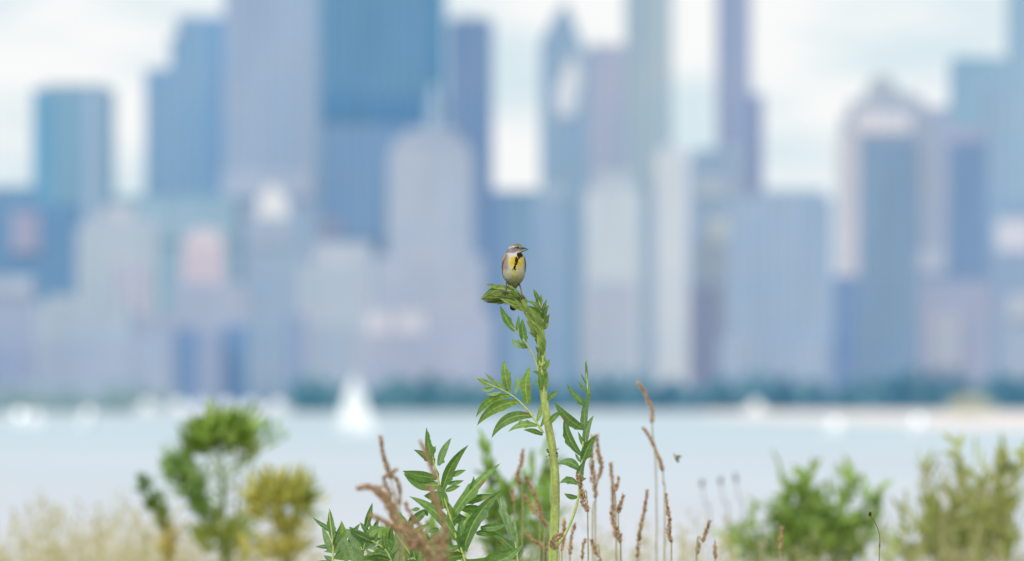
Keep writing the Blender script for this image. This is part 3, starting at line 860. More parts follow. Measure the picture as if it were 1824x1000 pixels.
# upper left leaf
leaf(plant, Z2, .3, D0, [(480, 600), (462, 530), (440, 460), (400, 390), (360, 335), (330, 298), (300, 262)], 2.2,
     [((322, 300), (235, 148), 40, dict(bend=-.04, teeth=[(.45, 1, 6)])), ((330, 302), (346, 205), 24, dict(bend=.05)), ((385, 372), (370, 225), 44, dict(bend=-.05)),
      ((392, 392), (305, 345), 36, dict(bend=-.12, col0=lin((158, 188, 150)), rib=lin((150, 178, 140)), basew=.6, peak=.6)), ((455, 500), (480, 378), 36, dict(bend=.1)), ((400, 400), (345, 372), 22, dict(col0=lin((140, 170, 120))))],
     web=5, c0=lin((96, 140, 70)), label='slender leaf reaching up under the bud')
# crest leaf at the top right
leaf(plant, Z2, .3, D0, [(500, 500), (500, 400), (497, 330), (492, 260), (484, 190), (465, 120), (440, 58)], 2.4,
     [((470, 130), (434, 50), 26), ((484, 200), (392, 122), 28, dict(bend=.15)), ((486, 240), (400, 150), 34, dict(bend=.1)), ((478, 150), (478, 82), 22), ((490, 230), (528, 148), 30, dict(bend=-.1)), ((486, 190), (512, 112), 22),
      ((492, 270), (530, 196), 26), ((480, 180), (445, 96), 20), ((495, 250), (505, 160), 24), ((496, 290), (385, 205), 40, dict(bend=.08)), ((496, 330), (396, 252), 36, dict(bend=.06)), ((492, 365), (405, 308), 30, dict(bend=.06)), ((488, 400), (440, 345), 24), ((500, 290), (524, 232), 22),
      ((470, 300), (375, 190), 44, dict(bend=.05, col0=G_YEL)), ((470, 340), (390, 240), 40, dict(bend=.05, col0=G_YEL)), ((465, 130), (452, 92), 18), ((490, 450), (445, 390), 26)],
     c0=lin((112, 144, 76)), label='small crest leaf with many short lobes beside the bud')
# single lobes on the upper stem
mb = MB(D0)
for b, t, wd, bn in (((478, 540), (532, 466), 32, .06), ((470, 520), (515, 470), 22, 0), ((520, 712), (584, 656), 32, -.08), ((528, 856), (613, 778), 36, -.12), ((470, 640), (440, 590), 20, .1), ((470, 560), (430, 540), 20, .1), ((500, 590), (470, 500), 36, .05), ((505, 640), (478, 560), 32, 0), ((460, 470), (470, 400), 20, 0), ((492, 665), (498, 500), 46, .04), ((505, 660), (520, 540), 34, -.05), ((478, 650), (465, 520), 34, .04), ((490, 500), (482, 400), 34, 0), ((496, 420), (488, 320), 30, .03)):
    lobe(mb, Z2(*b), Z2(*t), wd * .3, bn, U(-.4, .4), mixc(G_MID, G_DARK, U(0, .6)), zb=5, zt=U(0, 8))
mb.build('stem_leaf', M_leaf, plant)
# right leaf, held upright
leaf(plant, Z4, .34, D0, [(318, 935), (365, 870), (405, 790), (437, 690), (450, 600), (456, 540), (462, 440), (472, 330), (484, 230), (492, 140), (486, 30), (478, -62)], 3.0,
     [((474, 308), (313, 158), 46, dict(bend=-.08, teeth=[(.35, -1, 9), (.2, -1, 9)])), ((484, 190), (380, 72), 30, dict(bend=-.04, teeth=[(.3, -1, 6)])), ((488, 115), (438, 58), 16), ((490, 80), (455, 18), 12), ((488, 60), (480, -66), 14),
      ((482, 330), (516, 100), 34, dict(bend=-.1, col0=lin((120, 152, 106)))), ((480, 400), (524, 235), 34, dict(bend=-.1, col0=lin((118, 150, 104)))), ((488, 220), (508, 60), 18, dict(bend=-.05, col0=lin((128, 158, 112)))),
      ((458, 445), (374, 222), 40, dict(bend=-.12, teeth=[(.4, -1, 10), (.55, -1, 8)])), ((450, 480), (425, 435), 14), ((444, 520), (330, 492), 52, dict(bend=.22)), ((436, 596), (343, 592), 34, dict(bend=.2)), ((440, 662), (368, 644), 28, dict(bend=-.12)),
      ((462, 492), (540, 338), 44, dict(bend=-.08)), ((452, 600), (482, 470), 40, dict(bend=-.12, col0=lin((116, 148, 100)))), ((470, 400), (440, 320), 20)],
     web=4, label='upright narrow leaf right of the stem', c0=lin((100, 138, 76)))

# lower leaf rosette stems so the plant stands on its own from other places
for i in range(5):
    y = 1120 + i * 150; sgn = -1 if i % 2 else 1
    leaf(plant, lambda x, y: (x, y), 1, D0, [(982, y + 60), (982 + sgn * 60, y), (982 + sgn * 130, y - 40)], 3,
         [((982 + sgn * (30 + j * 25), y + 20 - j * 14), (982 + sgn * (70 + j * 40), y + (60 if j % 2 else -100)), 22) for j in range(5)], web=6)

# ---- young leaf plant in the lower middle
P2 = empty('prairie_plant', (wx(830, 22.9), 22.9, GROUND), 'broad toothed leaf of a young prairie plant standing up left of the main stem', 'plant')
D2 = 22.9
leaf(P2, Z3, .26, D2, [(1150, 1900), (1130, 1200), (1108, 1000), (1052, 845), (1010, 705), (952, 525), (902, 350), (872, 220), (846, 88)], 2.9,
     [((893, 345), (845, 84), 54, dict(bend=-.03, teeth=[(.45, 1, 16)])), ((900, 335), (757, 236), 44, dict(bend=.06)), ((928, 345), (1016, 154), 48, dict(bend=-.05, teeth=[(.2, 1, 20)], col0=lin((120, 156, 104)))),
      ((955, 520), (1134, 203), 66, dict(bend=-.08)), ((1010, 420), (1116, 376), 34, dict(bend=-.04)), ((990, 470), (1102, 446), 32, dict(bend=.03)), ((975, 520), (1078, 484), 34, dict(bend=-.03)), ((890, 270), (906, 208), 22, dict()), ((915, 430), (680, 380), 66, dict(bend=-.04)), ((925, 480), (688, 396), 84, dict(bend=-.1, basew=.5)),
      ((950, 560), (826, 552), 70, dict(bend=.02, teeth=[(.5, -1, 20)], basew=.7)), ((955, 610), (840, 642), 60, dict(bend=.04, basew=.7)), ((965, 640), (930, 470), 80, dict(basew=.8)),
      ((1012, 712), (1354, 328), 78, dict(bend=-.05, basew=.6)), ((1140, 570), (1168, 416), 40, dict(bend=.05)), ((1075, 640), (1094, 546), 34, dict()), ((1110, 600), (1312, 545), 48, dict(bend=-.03)), ((1080, 640), (1238, 630), 56, dict(bend=.04)), ((1030, 720), (1120, 700), 60, dict()),
      ((1102, 930), (1368, 513), 80, dict(bend=-.1, basew=.5)), ((1230, 720), (1270, 620), 30, dict()), ((1170, 800), (1196, 742), 26, dict()), ((1215, 770), (1395, 745), 50, dict(bend=.05)), ((1185, 810), (1332, 820), 50, dict(bend=-.06)),
      ((1048, 852), (724, 555), 78, dict(bend=.1)), ((850, 690), (836, 640), 26, dict()), ((930, 780), (850, 800), 34, dict()), ((800, 640), (740, 650), 26, dict()), ((1108, 1000), (1500, 884), 84, dict(bend=.16)), ((1090, 950), (1075, 700), 56, dict()), ((1100, 960), (950, 1000), 60, dict(bend=.05)),
      ((1060, 900), (860, 905), 60, dict(bend=-.1)), ((1030, 760), (1000, 600), 60, dict())],
     web=26, c0=lin((110, 150, 68)), rcol=lin((190, 206, 108)), z0=4)
P3 = empty('prairie_plant', (wx(915, 23.6), 23.6, GROUND), 'pale folded leaf standing upright right of the broad toothed leaf', 'plant')
leaf(P3, Z3, .26, 23.6, [(1490, 1900), (1478, 1200), (1470, 1000), (1450, 860), (1410, 740), (1370, 640), (1350, 570)], 2.6,
     [((1450, 880), (1355, 570), 40, dict(col0=G_BACK)), ((1455, 900), (1330, 640), 40, dict(col0=G_BACK, bend=.05)), ((1440, 850), (1290, 470), 12, dict(col0=G_BACK)), ((1460, 940), (1280, 800), 46, dict(bend=.05)), ((1465, 930), (1440, 680), 30, dict(col0=G_BACK)), ((1470, 980), (1300, 930), 44, dict()), ((1470, 990), (1510, 900), 26, dict()), ((1475, 1040), (1340, 1010), 40, dict())],
     c0=lin((112, 150, 104)), z0=-6)
P4 = empty('prairie_plant', (wx(600, 23.0), 23.0, GROUND), 'spiky young prairie plant at the lower left of the seed spikes', 'plant')
leaf(P4, Z3, .26, 23.0, [(215, 1900), (208, 1200), (204, 1000), (205, 900), (195, 800), (183, 700), (179, 640)], 3.0,
     [((200, 850), (180, 636), 44, dict(col0=lin((110, 150, 84)))), ((235, 810), (64, 698), 34, dict(bend=-.04)), ((195, 940), (130, 760), 44, dict(col0=G_BACK)), ((205, 920), (255, 750), 34, dict()), ((200, 900), (84, 900), 30, dict(col0=lin((76, 112, 70)))), ((208, 1000), (140, 960), 36, dict()), ((215, 930), (300, 780), 36, dict(col0=G_BACK)), ((215, 880), (280, 800), 26, dict(col0=G_BACK)), ((212, 980), (330, 850), 40, dict(bend=.05)), ((205, 1010), (60, 1010), 30, dict())],
     c0=lin((96, 138, 80)), web=5)
leaf(P4, Z3, .26, 23.0, [(700, 1900), (640, 1200), (610, 1030), (570, 930), (490, 870), (400, 825), (313, 790)], 2.4,
     [((480, 870), (313, 788), 52, dict(col0=lin((58, 96, 44)))), ((490, 870), (512, 800), 28, dict()), ((400, 960), (290, 770), 40, dict(col0=G_BACK)), ((330, 890), (392, 742), 40, dict(bend=-.1)), ((345, 990), (272, 820), 44, dict(col0=G_BACK)), ((570, 930), (545, 820), 36, dict()), ((590, 950), (630, 820), 40, dict(bend=.15)), ((600, 1000), (410, 990), 50, dict(bend=.1)), ((610, 960), (480, 930), 40, dict(bend=.1)), ((420, 1010), (350, 900), 50, dict(col0=G_BACK)), ((300, 1010), (255, 850), 44, dict(col0=G_BACK)), ((610, 1020), (660, 900), 40, dict()), ((530, 1020), (430, 920), 46, dict(col0=G_BACK))],
     c0=lin((90, 132, 72)), web=5, z0=3)
leaf(P4, Z3, .26, 23.0, [(860, 1900), (820, 1200), (790, 1030), (740, 960), (690, 890), (640, 820)], 2.4,
     [((740, 960), (628, 815), 60, dict(col0=lin((110, 148, 76)), bend=.05)), ((770, 990), (740, 880), 50, dict()), ((790, 1020), (700, 1000), 50, dict()), ((780, 1000), (830, 900), 40, dict()), ((700, 920), (590, 850), 40, dict(bend=-.1)), ((795, 1040), (860, 960), 50, dict())],
     c0=lin((104, 146, 76)), web=5, z0=2)


P5 = empty('prairie_plant', (wx(700, 23.8), 23.8, GROUND), 'tangle of narrow green leaves low behind the thick seed spikes', 'plant')
for bx, by, tx, ty in ((690, 1010, 640, 930), (720, 1010, 735, 915), (660, 1010, 600, 960), (735, 1015, 690, 960), (640, 1015, 655, 945), (765, 1020, 740, 965)):
    dx, dy = tx - bx, ty - by
    rc = [(bx + (790 - bx) * .3, 1500), (bx, by), (bx + dx * .5, by + dy * .5), (tx, ty)]
    lob = [((bx + dx * .6, by + dy * .6), (tx, ty), U(9, 14), dict(bend=U(-.06, .06)))]
    for j in range(6):
        t = .1 + .14 * j; sg = -1 if j % 2 else 1
        lob.append(((bx + dx * t, by + dy * t), (bx + dx * (t + .35) + sg * dy * U(.3, .5), by + dy * (t + .35) - sg * dx * U(.3, .5)), U(9, 15), dict(bend=sg * U(-.02, .12), col0=random.choice((None, G_BACK, lin((78, 118, 60)), lin((124, 158, 82)))))))
    leaf(P5, lambda x, y: (x, y), 1, 23.8, rc, 1.7, lob, c0=lin((104, 146, 78)), web=5, z0=U(-60, 60))


# ------------------------------------------------------------------ brown seed spikes
BROWNS = [lin((172, 140, 108)), lin((190, 158, 126)), lin((146, 116, 92)), lin((204, 172, 136)), lin((164, 138, 104))]


def seed_spike(label, D, pts, wd, dens=1.0, tail=None, dark=0.0, group='brown seed spikes among the plants'):
    wd *= 1.25 if D < 24 else 1.0; dens *= 1.2 if D < 24 else 1.0; dark *= .7
    gx = pts[-1][0] + U(-12, 12)
    root = empty('seed_spike', (wx(gx, D), D, GROUND), label, 'seed spike', group)
    z = 0
    s = MB(D)
    low = [(x, y, 0) for x, y in pts] + ([(x, y, 0) for x, y in tail] if tail else [])
    lx, ly = low[-1][:2]
    gp = gpy(D)
    low += [(lx + (gx - lx) * .4, ly + (gp - ly) * .35, 0), (gx, gp, 0)]
    s.tube(low, [0.9 + .5 * i / (len(low) - 1) for i in range(len(low))], lin((168, 160, 118)), 6, 4, .1)
    s.build('stalk', M_stem, root)
    mb = MB(D)
    P, W = resample([(x, y, 0) for x, y in pts], 1.0, 10)
    L_ = sum((b - a).length for a, b in zip(P[:-1], P[1:]))
    n = int(L_ * 1.15 * dens)
    tone = R()
    for i in range(n):
        t = R(); f = t * (len(P) - 1); k = min(int(f), len(P) - 2); f -= k
        p = P[k].lerp(P[k + 1], f); tg = (P[max(k - 1, 0)] - P[min(k + 2, len(P) - 1)]).normalized()
        knob = 0.5 + 0.6 * abs(math.sin(t * L_ / 11.0 + tone * 7)) * (0.6 + 0.4 * math.sin(t * 9 + tone * 3))
        r = wd * .5 * knob * math.sqrt(R()) * min(1, .45 + t * 2)
        a = U(0, 6.28)
        sv = Vector((-tg.y, tg.x, 0)).normalized()
        p = p + sv * (math.cos(a) * r) + Vector((0, 0, math.sin(a) * r))
        axv = tg + sv * math.cos(a) * .6 + Vector((0, 0, math.sin(a) * .6))
        cc = random.choice(BROWNS); cc = mixc((cc[0] * 1.25, cc[1] * 1.25, cc[2] * 1.25, 1), lin((112, 78, 70)), dark + U(0, .25))
        mb.blob(p, axv, (U(2.4, 4.2), U(1.0, 1.7)), cc, 5, 3)
    for i in range(int(n * .8)):     # awns and papery bits
        t = R(); k = min(int(t * (len(P) - 1)), len(P) - 2); p = P[k]
        tg = (P[max(k - 1, 0)] - P[min(k + 1, len(P) - 1)]).normalized(); sv = Vector((-tg.y, tg.x, 0))
        q = p + sv * U(-wd * .4, wd * .4) + Vector((0, 0, U(-wd * .4, wd * .4)))
        e2 = q + tg * U(2, 7) + sv * U(-5, 5)
        c = mixc(random.choice(BROWNS), lin((206, 176, 140)), .5)
        mb.f.append((mb.add(q + sv * .5, c), mb.add(q - sv * .5, c), mb.add(e2, c)))
    mb.build('seed_head', M_dry, root)


def zz(Z, *pts): return [Z(*p) for p in pts]
NEAR = 19.6
seed_spike('tall dark reddish seed spike left of the broad toothed leaf, highest in its clump', NEAR + .4, zz(Z3, (533, 145), (545, 260), (575, 350), (600, 430)), 8, 1.5, zz(Z3, (640, 640), (680, 900)), .35)
seed_spike('dark forked seed spike hooking left below the tallest one', NEAR + .2, zz(Z3, (640, 370), (600, 400), (552, 430), (570, 490), (605, 550)), 7, 1.3, zz(Z3, (640, 700)), .3)
seed_spike('dark seed spike right of the forked one', NEAR + .3, zz(Z3, (600, 400), (645, 450), (665, 530), (655, 610)), 7, 1.3, zz(Z3, (660, 800)), .3)
seed_spike('tan seed spike bending far left over the water', NEAR, zz(Z3, (370, 502), (430, 488), (490, 500), (540, 560), (600, 660), (640, 760)), 13, 1.8, zz(Z3, (690, 900)))
seed_spike('short tan seed spike just above the bent one', NEAR + .5, zz(Z3, (510, 500), (560, 560), (610, 620), (640, 720), (690, 820), (760, 920)), 20, 2.2, zz(Z3, (800, 1000)))
seed_spike('lowest left tan seed spike pointing left', NEAR, zz(Z3, (460, 684), (530, 710), (600, 755), (690, 790), (800, 830)), 12, 1.6, zz(Z3, (900, 960)))
seed_spike('pale red seed spike crossing the tip of the broad toothed leaf', NEAR + .2, zz(Z3, (800, 175), (835, 250), (870, 340), (915, 430)), 8, 1.2, zz(Z3, (930, 600), (960, 900)))
seed_spike('pink brown seed spike over the middle of the broad toothed leaf', NEAR, zz(Z3, (868, 478), (895, 560), (930, 640), (965, 740), (985, 860)), 10, 1.3, zz(Z3, (990, 960)))
seed_spike('thick tan seed spike at the bottom before the broad toothed leaf', NEAR + .1, zz(Z3, (690, 730), (740, 790), (800, 860), (850, 930), (880, 1010)), 24, 2.4)
seed_spike('short stout seed spike at the foot of the broad toothed leaf', NEAR, zz(Z3, (905, 830), (945, 880), (950, 950), (930, 1020)), 26, 2.4)
seed_spike('light tan seed spike among the lower left clump', NEAR + .3, zz(Z3, (700, 600), (740, 680), (800, 760), (830, 860)), 8, 1.0, zz(Z3, (850, 1000)))
MIDD = 26.6
seed_spike('reddish seed spike standing straight left of the main stem', MIDD, zz(Z4, (152, 415), (145, 480), (122, 545), (140, 600)), 9, 1.5, zz(Z4, (150, 760)), .2)
seed_spike('brown seed spike leaning right against the main stem', MIDD - .4, zz(Z4, (170, 560), (205, 630), (232, 700), (245, 770), (280, 810)), 11, 1.4, zz(Z4, (260, 960)), .1)
seed_spike('tan seed spike low left of the main stem', MIDD - .2, zz(Z4, (168, 850), (205, 890), (250, 920), (280, 940)), 10, 1.4)
seed_spike('small tan seed spike behind the leaning one', MIDD + .3, zz(Z4, (160, 660), (190, 700), (215, 750)), 11, 1.2, zz(Z4, (240, 900)))
seed_spike('short brown seed spike left of the reddish straight one', MIDD + .3, zz(Z4, (100, 620), (104, 690)), 9, 1.3, zz(Z4, (110, 900)))
seed_spike('curled tan seed spike stuck across the stem near the picture bottom', 22.2, zz(Z4, (360, 860), (320, 880), (300, 910), (330, 930)), 12, 1.6, zz(Z4, (340, 1000)))
seed_spike('dense tan seed spike close to the tip of the upright narrow leaf', 26, zz(Z4, (518, 345), (512, 450), (520, 560), (535, 665)), 12, 1.6, zz(Z4, (515, 830)))
seed_spike('twin brown seed spike right beside the dense tan one', 26.2, zz(Z4, (538, 340), (545, 430), (562, 490), (550, 560)), 10, 1.6, zz(Z4, (530, 760)), .1)
seed_spike('brown seed spike hanging over the upright narrow leaf stalk', 22.4, zz(Z4, (440, 545), (455, 610), (465, 670), (490, 735)), 10, 1.4, None, .1)
seed_spike('slim reddish seed spike right of the dense tan one', 26.6, zz(Z4, (610, 490), (618, 560), (622, 650), (625, 750), (635, 870)), 8, 1.4, zz(Z4, (640, 960)))
seed_spike('stout tan seed spike at the middle of the slim reddish one', 25, zz(Z4, (615, 740), (625, 800), (650, 850), (660, 900)), 12, 1.5, zz(Z4, (665, 1000)))
seed_spike('dark small seed spike with a branch right of the slim reddish one', 25, zz(Z4, (680, 655), (665, 690), (652, 745)), 8, 1.4, zz(Z4, (655, 900), (665, 1000)), .3)
seed_spike('pale short seed spike above the dark branched one', 25.4, zz(Z4, (655, 560), (645, 600), (632, 630)), 8, 1.2, zz(Z4, (640, 800)))
seed_spike('brown wavy seed spike standing free over the water', 26.2, zz(Z4, (803, 630), (792, 720), (775, 790), (760, 870), (752, 975)), 8, 1.4, None, .15)
seed_spike('tan seed spike at the very top right, set against the shore wood', 27.4, zz(Z4, (752, 64), (785, 110), (808, 165), (826, 200), (830, 272)), 8, 1.7, zz(Z4, (830, 330), (850, 600)))
seed_spike('long thin seed spike bowing left under the topmost one', 27, zz(Z4, (782, 302), (815, 350), (848, 420), (870, 480), (884, 525)), 7, 1.5, zz(Z4, (888, 600), (895, 700)))
seed_spike('tan seed spike below the long thin bowing one', 25.2, zz(Z4, (898, 648), (908, 720), (920, 790), (915, 840), (930, 900)), 9, 1.3, zz(Z4, (930, 1000)))
seed_spike('russet seed spike alone right of the bowing one', 25.4, zz(Z4, (1130, 790), (1110, 850), (1095, 900)), 8, 1.6, zz(Z4, (1060, 960)))
seed_spike('small russet seed spike below the lone russet one', 25.6, zz(Z4, (1075, 905), (1062, 960)), 9, 1.4)
seed_spike('tiny russet seed spike at the foot of the right shrub', 25.6, zz(Z4, (1155, 918), (1160, 985)), 7, 1.4)
seed_spike('russet seed spike in front of the leafy right shrub', 27, zz(Z6, (512, 790), (506, 840), (503, 905)), 8, 1.6)
seed_spike('pale seed spike at the bottom right of the main stem', 25, zz(Z4, (365, 775), (370, 850), (355, 940)), 9, 1.2)
seed_spike('slanted seed spike at the bottom between stem and slim reddish spike', 25.3, zz(Z4, (510, 885), (530, 940), (555, 1000)), 10, 1.3)
seed_spike('bent pale seed spike at the bottom right after the main stem', 25.1, zz(Z4, (480, 885), (465, 930), (462, 990)), 7, 1.2)
seed_spike('thin pale seed spike leaning on the upright leaf foot', 25.3, zz(Z4, (425, 800), (405, 880), (398, 960)), 7, 1.2)

# thin wiry stem with one dark bud, in focus at right
root = empty('wild_flower_stem', (wx(1566, D0), D0, GROUND), 'thin wiry stem with one small dark bud in front of the right shrub', 'plant')
mb = MB(D0); q = zz(Z6, (990, 722), (1015, 760), (1040, 820), (1044, 900), (1040, 980)); mb.tube([(x, y, 0) for x, y in q] + [(1566, 1400, 0), (1566, 2108, 0)], [.7] * 5 + [.9, 1.2], lin((110, 116, 70)), 6, 4); mb.build('stalk', M_stem, root)
mb = MB(D0); mb.blob((*Z6(990, 718), 0), (0, 1, 0), (4, 3), lin((70, 50, 30)), 8, 6)
for i in range(7): mb.blob((Z6(990, 718)[0] + U(-3, 3), Z6(990, 718)[1] + U(-3, 2), U(-2, 3)), (U(-1, 1), -1, 0), (3, .8), lin((96, 84, 40)), 5, 3)
mb.build('bud', M_dry, root)
for px, py, lab in ((1250, 862, 'leftmost faint thin stem over the water left of the right shrub'), (1283, 856, 'faint thin stem with a grey head, middle of three'), (1310, 850, 'rightmost faint thin stem close to the right shrub')):
    D = 38
    root = empty('wild_flower_stem', (wx(px + 20, D), D, GROUND), lab, 'plant', 'faint thin stems left of the right shrub')
    mb = MB(D); mb.tube([(px, py, 0), (px + 6, py + 40, 0), (px + 16, 960, 0), (px + 20, gpy(D), 0)], [.9, 1, 1.2, 1.6], lin((150, 150, 140)), 6, 4); mb.build('stalk', M_stem, root)
    mb = MB(D)
    for i in range(9): mb.blob((px + U(-3, 3), py + U(-6, 6), U(-3, 3)), (U(-.5, .5), 1, 0), (4, 1.8), lin((128, 124, 124)), 5, 3)
    mb.build('seed_head', M_dry, root)

# flying insect
DI = 27.0
root = empty('flying_insect', (wx(1207, DI), DI, wz(817, DI)), 'small brown insect flying over the water right of the seed spikes', 'insect')
mb = MB(DI); mb.blob((1206, 819, 0), (.6, 1, 0), (6, 2.8), lin((110, 90, 60)), 8, 6); mb.blob((1209, 813.5, 0), (0, 1, 0), (2.6, 2.4), lin((90, 74, 50)), 8, 6); mb.build('body', M_dry, root)
for s_ in (-1, 1):
    mb = MB(DI); lobe(mb, (1207, 816), (1207 + s_ * 9, 810 + 2 * s_), 4.5, 0, .2, lin((190, 180, 150)), lin((150, 140, 110))); mb.build('wing', M_dry, root)


# ------------------------------------------------------------------ soft shrubs behind
def leafcard(mb, p, d, ln, wd, c, rib):
    """narrow folded leaf from p along direction d"""
    d = Vector(d).normalized()
    sv = d.cross(Vector((U(-1, 1), U(-1, 1), U(-1, 1)))).normalized()
    up = d.cross(sv)
    rows = []
    droop = U(0, .25)
    for t, wv in ((0, .25), (.3, .9), (.55, 1), (.8, .6), (1, .02)):
        q = p + d * (ln * t) + Vector((0, 1, 0)) * (droop * ln * t * t)
        rows.append([mb.add(q + sv * (u * wd * wv * .5) + up * (abs(u) * wd * wv * .15), rib if u == 0 else c) for u in (-1, 0, 1)])
    mb.quad_strip(rows)


def shrub(label, D, stems, clumps, name='shrub', cat='shrub', group=None, scol=(120, 132, 74)):
    gx = sum(s[-1][0] for s in stems) / len(stems)
    root = empty(name, (wx(gx, D), D, GROUND), label, cat, group)
    for s in stems:
        mb = MB(D)
        pts = [(x, y, U(-10, 10)) for x, y in s]
        gp = gpy(D)
        if s[-1][1] > 940: pts.append((gx + (s[-1][0] - gx) * .35, gp, 0))
        mb.tube(pts, [1.6 + 2.2 * i / len(pts) for i in range(len(pts))], lin(scol), 7, 5, .12)
        mb.build('stem', M_stem, root)
    mb = MB(D)
    for cx, cy, rx, ry, n, c, ln in clumps:
        c = lin(c)
        for i in range(int(n * 1.1)):
            a = U(0, 6.28); z_ = U(-1, 1); rr = R() ** .4 * (1 if i < n * .75 else U(1.1, 1.9))
            e = Vector((math.cos(a) * math.sqrt(1 - z_ * z_) * rr, math.sin(a) * math.sqrt(1 - z_ * z_) * rr, z_ * rr))
            p = Vector((cx + e.x * rx, cy + e.y * ry, e.z * rx))
            d = Vector((e.x * .8 + U(-.5, .5), e.y * .6 - .75 + U(-.4, .4), e.z * .8 + U(-.5, .5)))
            cc = jit(mixc((c[0] * 1.35, c[1] * 1.3, c[2] * 1.2, 1), G_DARK, .2 * (R() if e.y < .3 else .7)), .3)
            leafcard(mb, p - d.normalized() * ln * .4, d, ln * U(.6, 1.2), ln * U(.16, .26), cc, mixc(cc, G_RIB, .3))
    mb.build('foliage', M_bush, root)
    return root


GR, GB, OL, TN = (132, 158, 82), (132, 162, 116), (186, 180, 118), (192, 186, 136)
shrub('leggy green shrub with a round leafy top at left, over the lake', 43,
      [[(385, 775), (395, 840), (400, 920), (402, 1010)], [(325, 830), (350, 880), (385, 950), (400, 1010)], [(430, 765), (425, 830), (420, 920), (410, 1010)]],
      [(392, 768, 50, 26, 170, GR, 42), (392, 772, 74, 44, 40, (150, 172, 112), 38), (335, 840, 44, 60, 40, (150, 176, 126), 36), (350, 785, 30, 24, 90, GR, 36), (428, 768, 26, 26, 90, GR, 36), (318, 832, 26, 30, 120, GB, 36), (345, 868, 24, 26, 80, GB, 34), (360, 900, 20, 24, 50, GB, 34), (445, 800, 16, 20, 30, (150, 160, 110), 30), (398, 880, 14, 50, 40, (140, 160, 120), 30), (396, 950, 50, 40, 170, (150, 158, 88), 36), (400, 820, 40, 34, 26, (170, 186, 150), 30), (370, 760, 20, 14, 60, GR, 38), (412, 752, 20, 14, 60, GR, 38)])
shrub('sparse sprig with few leaves right of the round leafy top', 44, [[(476, 770), (462, 800), (440, 860), (430, 1010)]], [(478, 765, 14, 18, 26, (120, 160, 110), 26), (452, 792, 16, 14, 22, (150, 170, 130), 24), (500, 775, 12, 10, 8, (150, 180, 150), 22)], name='sprig')
shrub('olive yellow bushy shrub right of the leggy green one', 41, [[(500, 880), (505, 930), (508, 1010)], [(540, 890), (525, 940), (512, 1010)], [(470, 880), (490, 940), (505, 1010)]],
      [(496, 880, 56, 38, 210, OL, 38), (470, 870, 26, 26, 50, OL, 34), (530, 872, 26, 30, 50, (168, 168, 106), 36), (544, 890, 18, 30, 60, (142, 158, 84), 34), (500, 850, 30, 14, 22, (182, 178, 130), 34), (455, 900, 18, 26, 60, OL, 30), (510, 930, 30, 16, 90, OL, 30), (500, 975, 56, 30, 150, (188, 176, 120), 34)])
shrub('slanting dark green stalk at the left of the shrubs', 42, [[(250, 855), (268, 890), (288, 930), (300, 1010)]], [(254, 860, 12, 16, 40, (90, 124, 84), 28), (270, 890, 14, 18, 50, (104, 134, 74), 28), (288, 918, 14, 20, 50, (130, 142, 80), 28), (302, 965, 22, 40, 90, (190, 172, 118), 30)], name='leafy_stalk', cat='plant')
# behind the main stem
def upright(label, D, tips, base, c, n, ln, name='prairie_plant', cat='plant', scol=None, spread=1.0):
    scol = scol or (120, 140, 80)
    stems = []; clumps = []
    for (tx, ty, wv, k) in tips:
        mx_, my_ = (tx + (base[0] - tx) * .35), ty + (1000 - ty) * .5
        stems.append([(tx, ty + 12, ), (mx_, my_), (base[0] + (tx - base[0]) * .4, 1010)])
        m_ = max(2, int((1000 - ty) / 30))
        for j in range(m_):
            t = j / m_
            x = tx + (mx_ - tx) * min(1, t * 2); y = ty + 18 + (990 - ty) * t
            clumps.append((x, y, wv * (.55 + .7 * t) * spread, 20 * spread, int(n * k * (.7 + .5 * t)), tuple(int(v * (1 - .14 * (j % 2)) + (8 if j == 0 else 0)) for v in c), ln))
    return shrub(label, D, stems, clumps, name, cat, None, scol)
upright('out of focus green plant close behind the main stem on its left', 33, [(862, 800, 16, 1), (905, 850, 18, 1), (940, 830, 18, 1), (880, 880, 20, 1)], (910, 1010), (128, 160, 92), 9, 54, spread=1.6)
upright('out of focus bright green sprig rising right behind the main stem', 34, [(975, 800, 14, 1), (955, 870, 16, 1)], (965, 1010), (132, 166, 94), 9, 54, spread=1.5)
upright('low green leaves at the bottom left behind the seed spikes', 28, [(690, 940, 20, 1), (760, 930, 22, 1), (830, 920, 22, 1)], (760, 1010), (134, 164, 86), 16, 50, spread=1.5)
upright('leafy green shrub low at the right with four upright shoots', 42, [(1437, 838, 20, 1.2), (1400, 850, 18, 1), (1515, 850, 18, 1), (1562, 868, 14, .9), (1370, 890, 26, 1), (1330, 930, 26, 1), (1300, 945, 20, 1), (1470, 880, 24, 1), (1545, 920, 24, 1), (1585, 950, 18, .8)], (1430, 1010), (146, 172, 104), 13, 60, 'shrub', 'shrub', None, 1.75)
upright('tall tan green shrub in the lower right corner', 40, [(1650, 812, 16, .8), (1704, 785, 14, .8), (1740, 830, 24, .9), (1788, 780, 13, .9), (1690, 860, 30, .9), (1640, 905, 28, 1), (1760, 880, 30, 1), (1822, 800, 14, 1), (1612, 905, 22, 1.2), (1580, 955, 22, 1), (1800, 850, 26, 1), (1670, 930, 30, 1.2), (1790, 920, 30, 1)], (1720, 1010), (168, 174, 118), 10, 54, 'shrub', 'shrub', (188, 182, 132), 1.5)


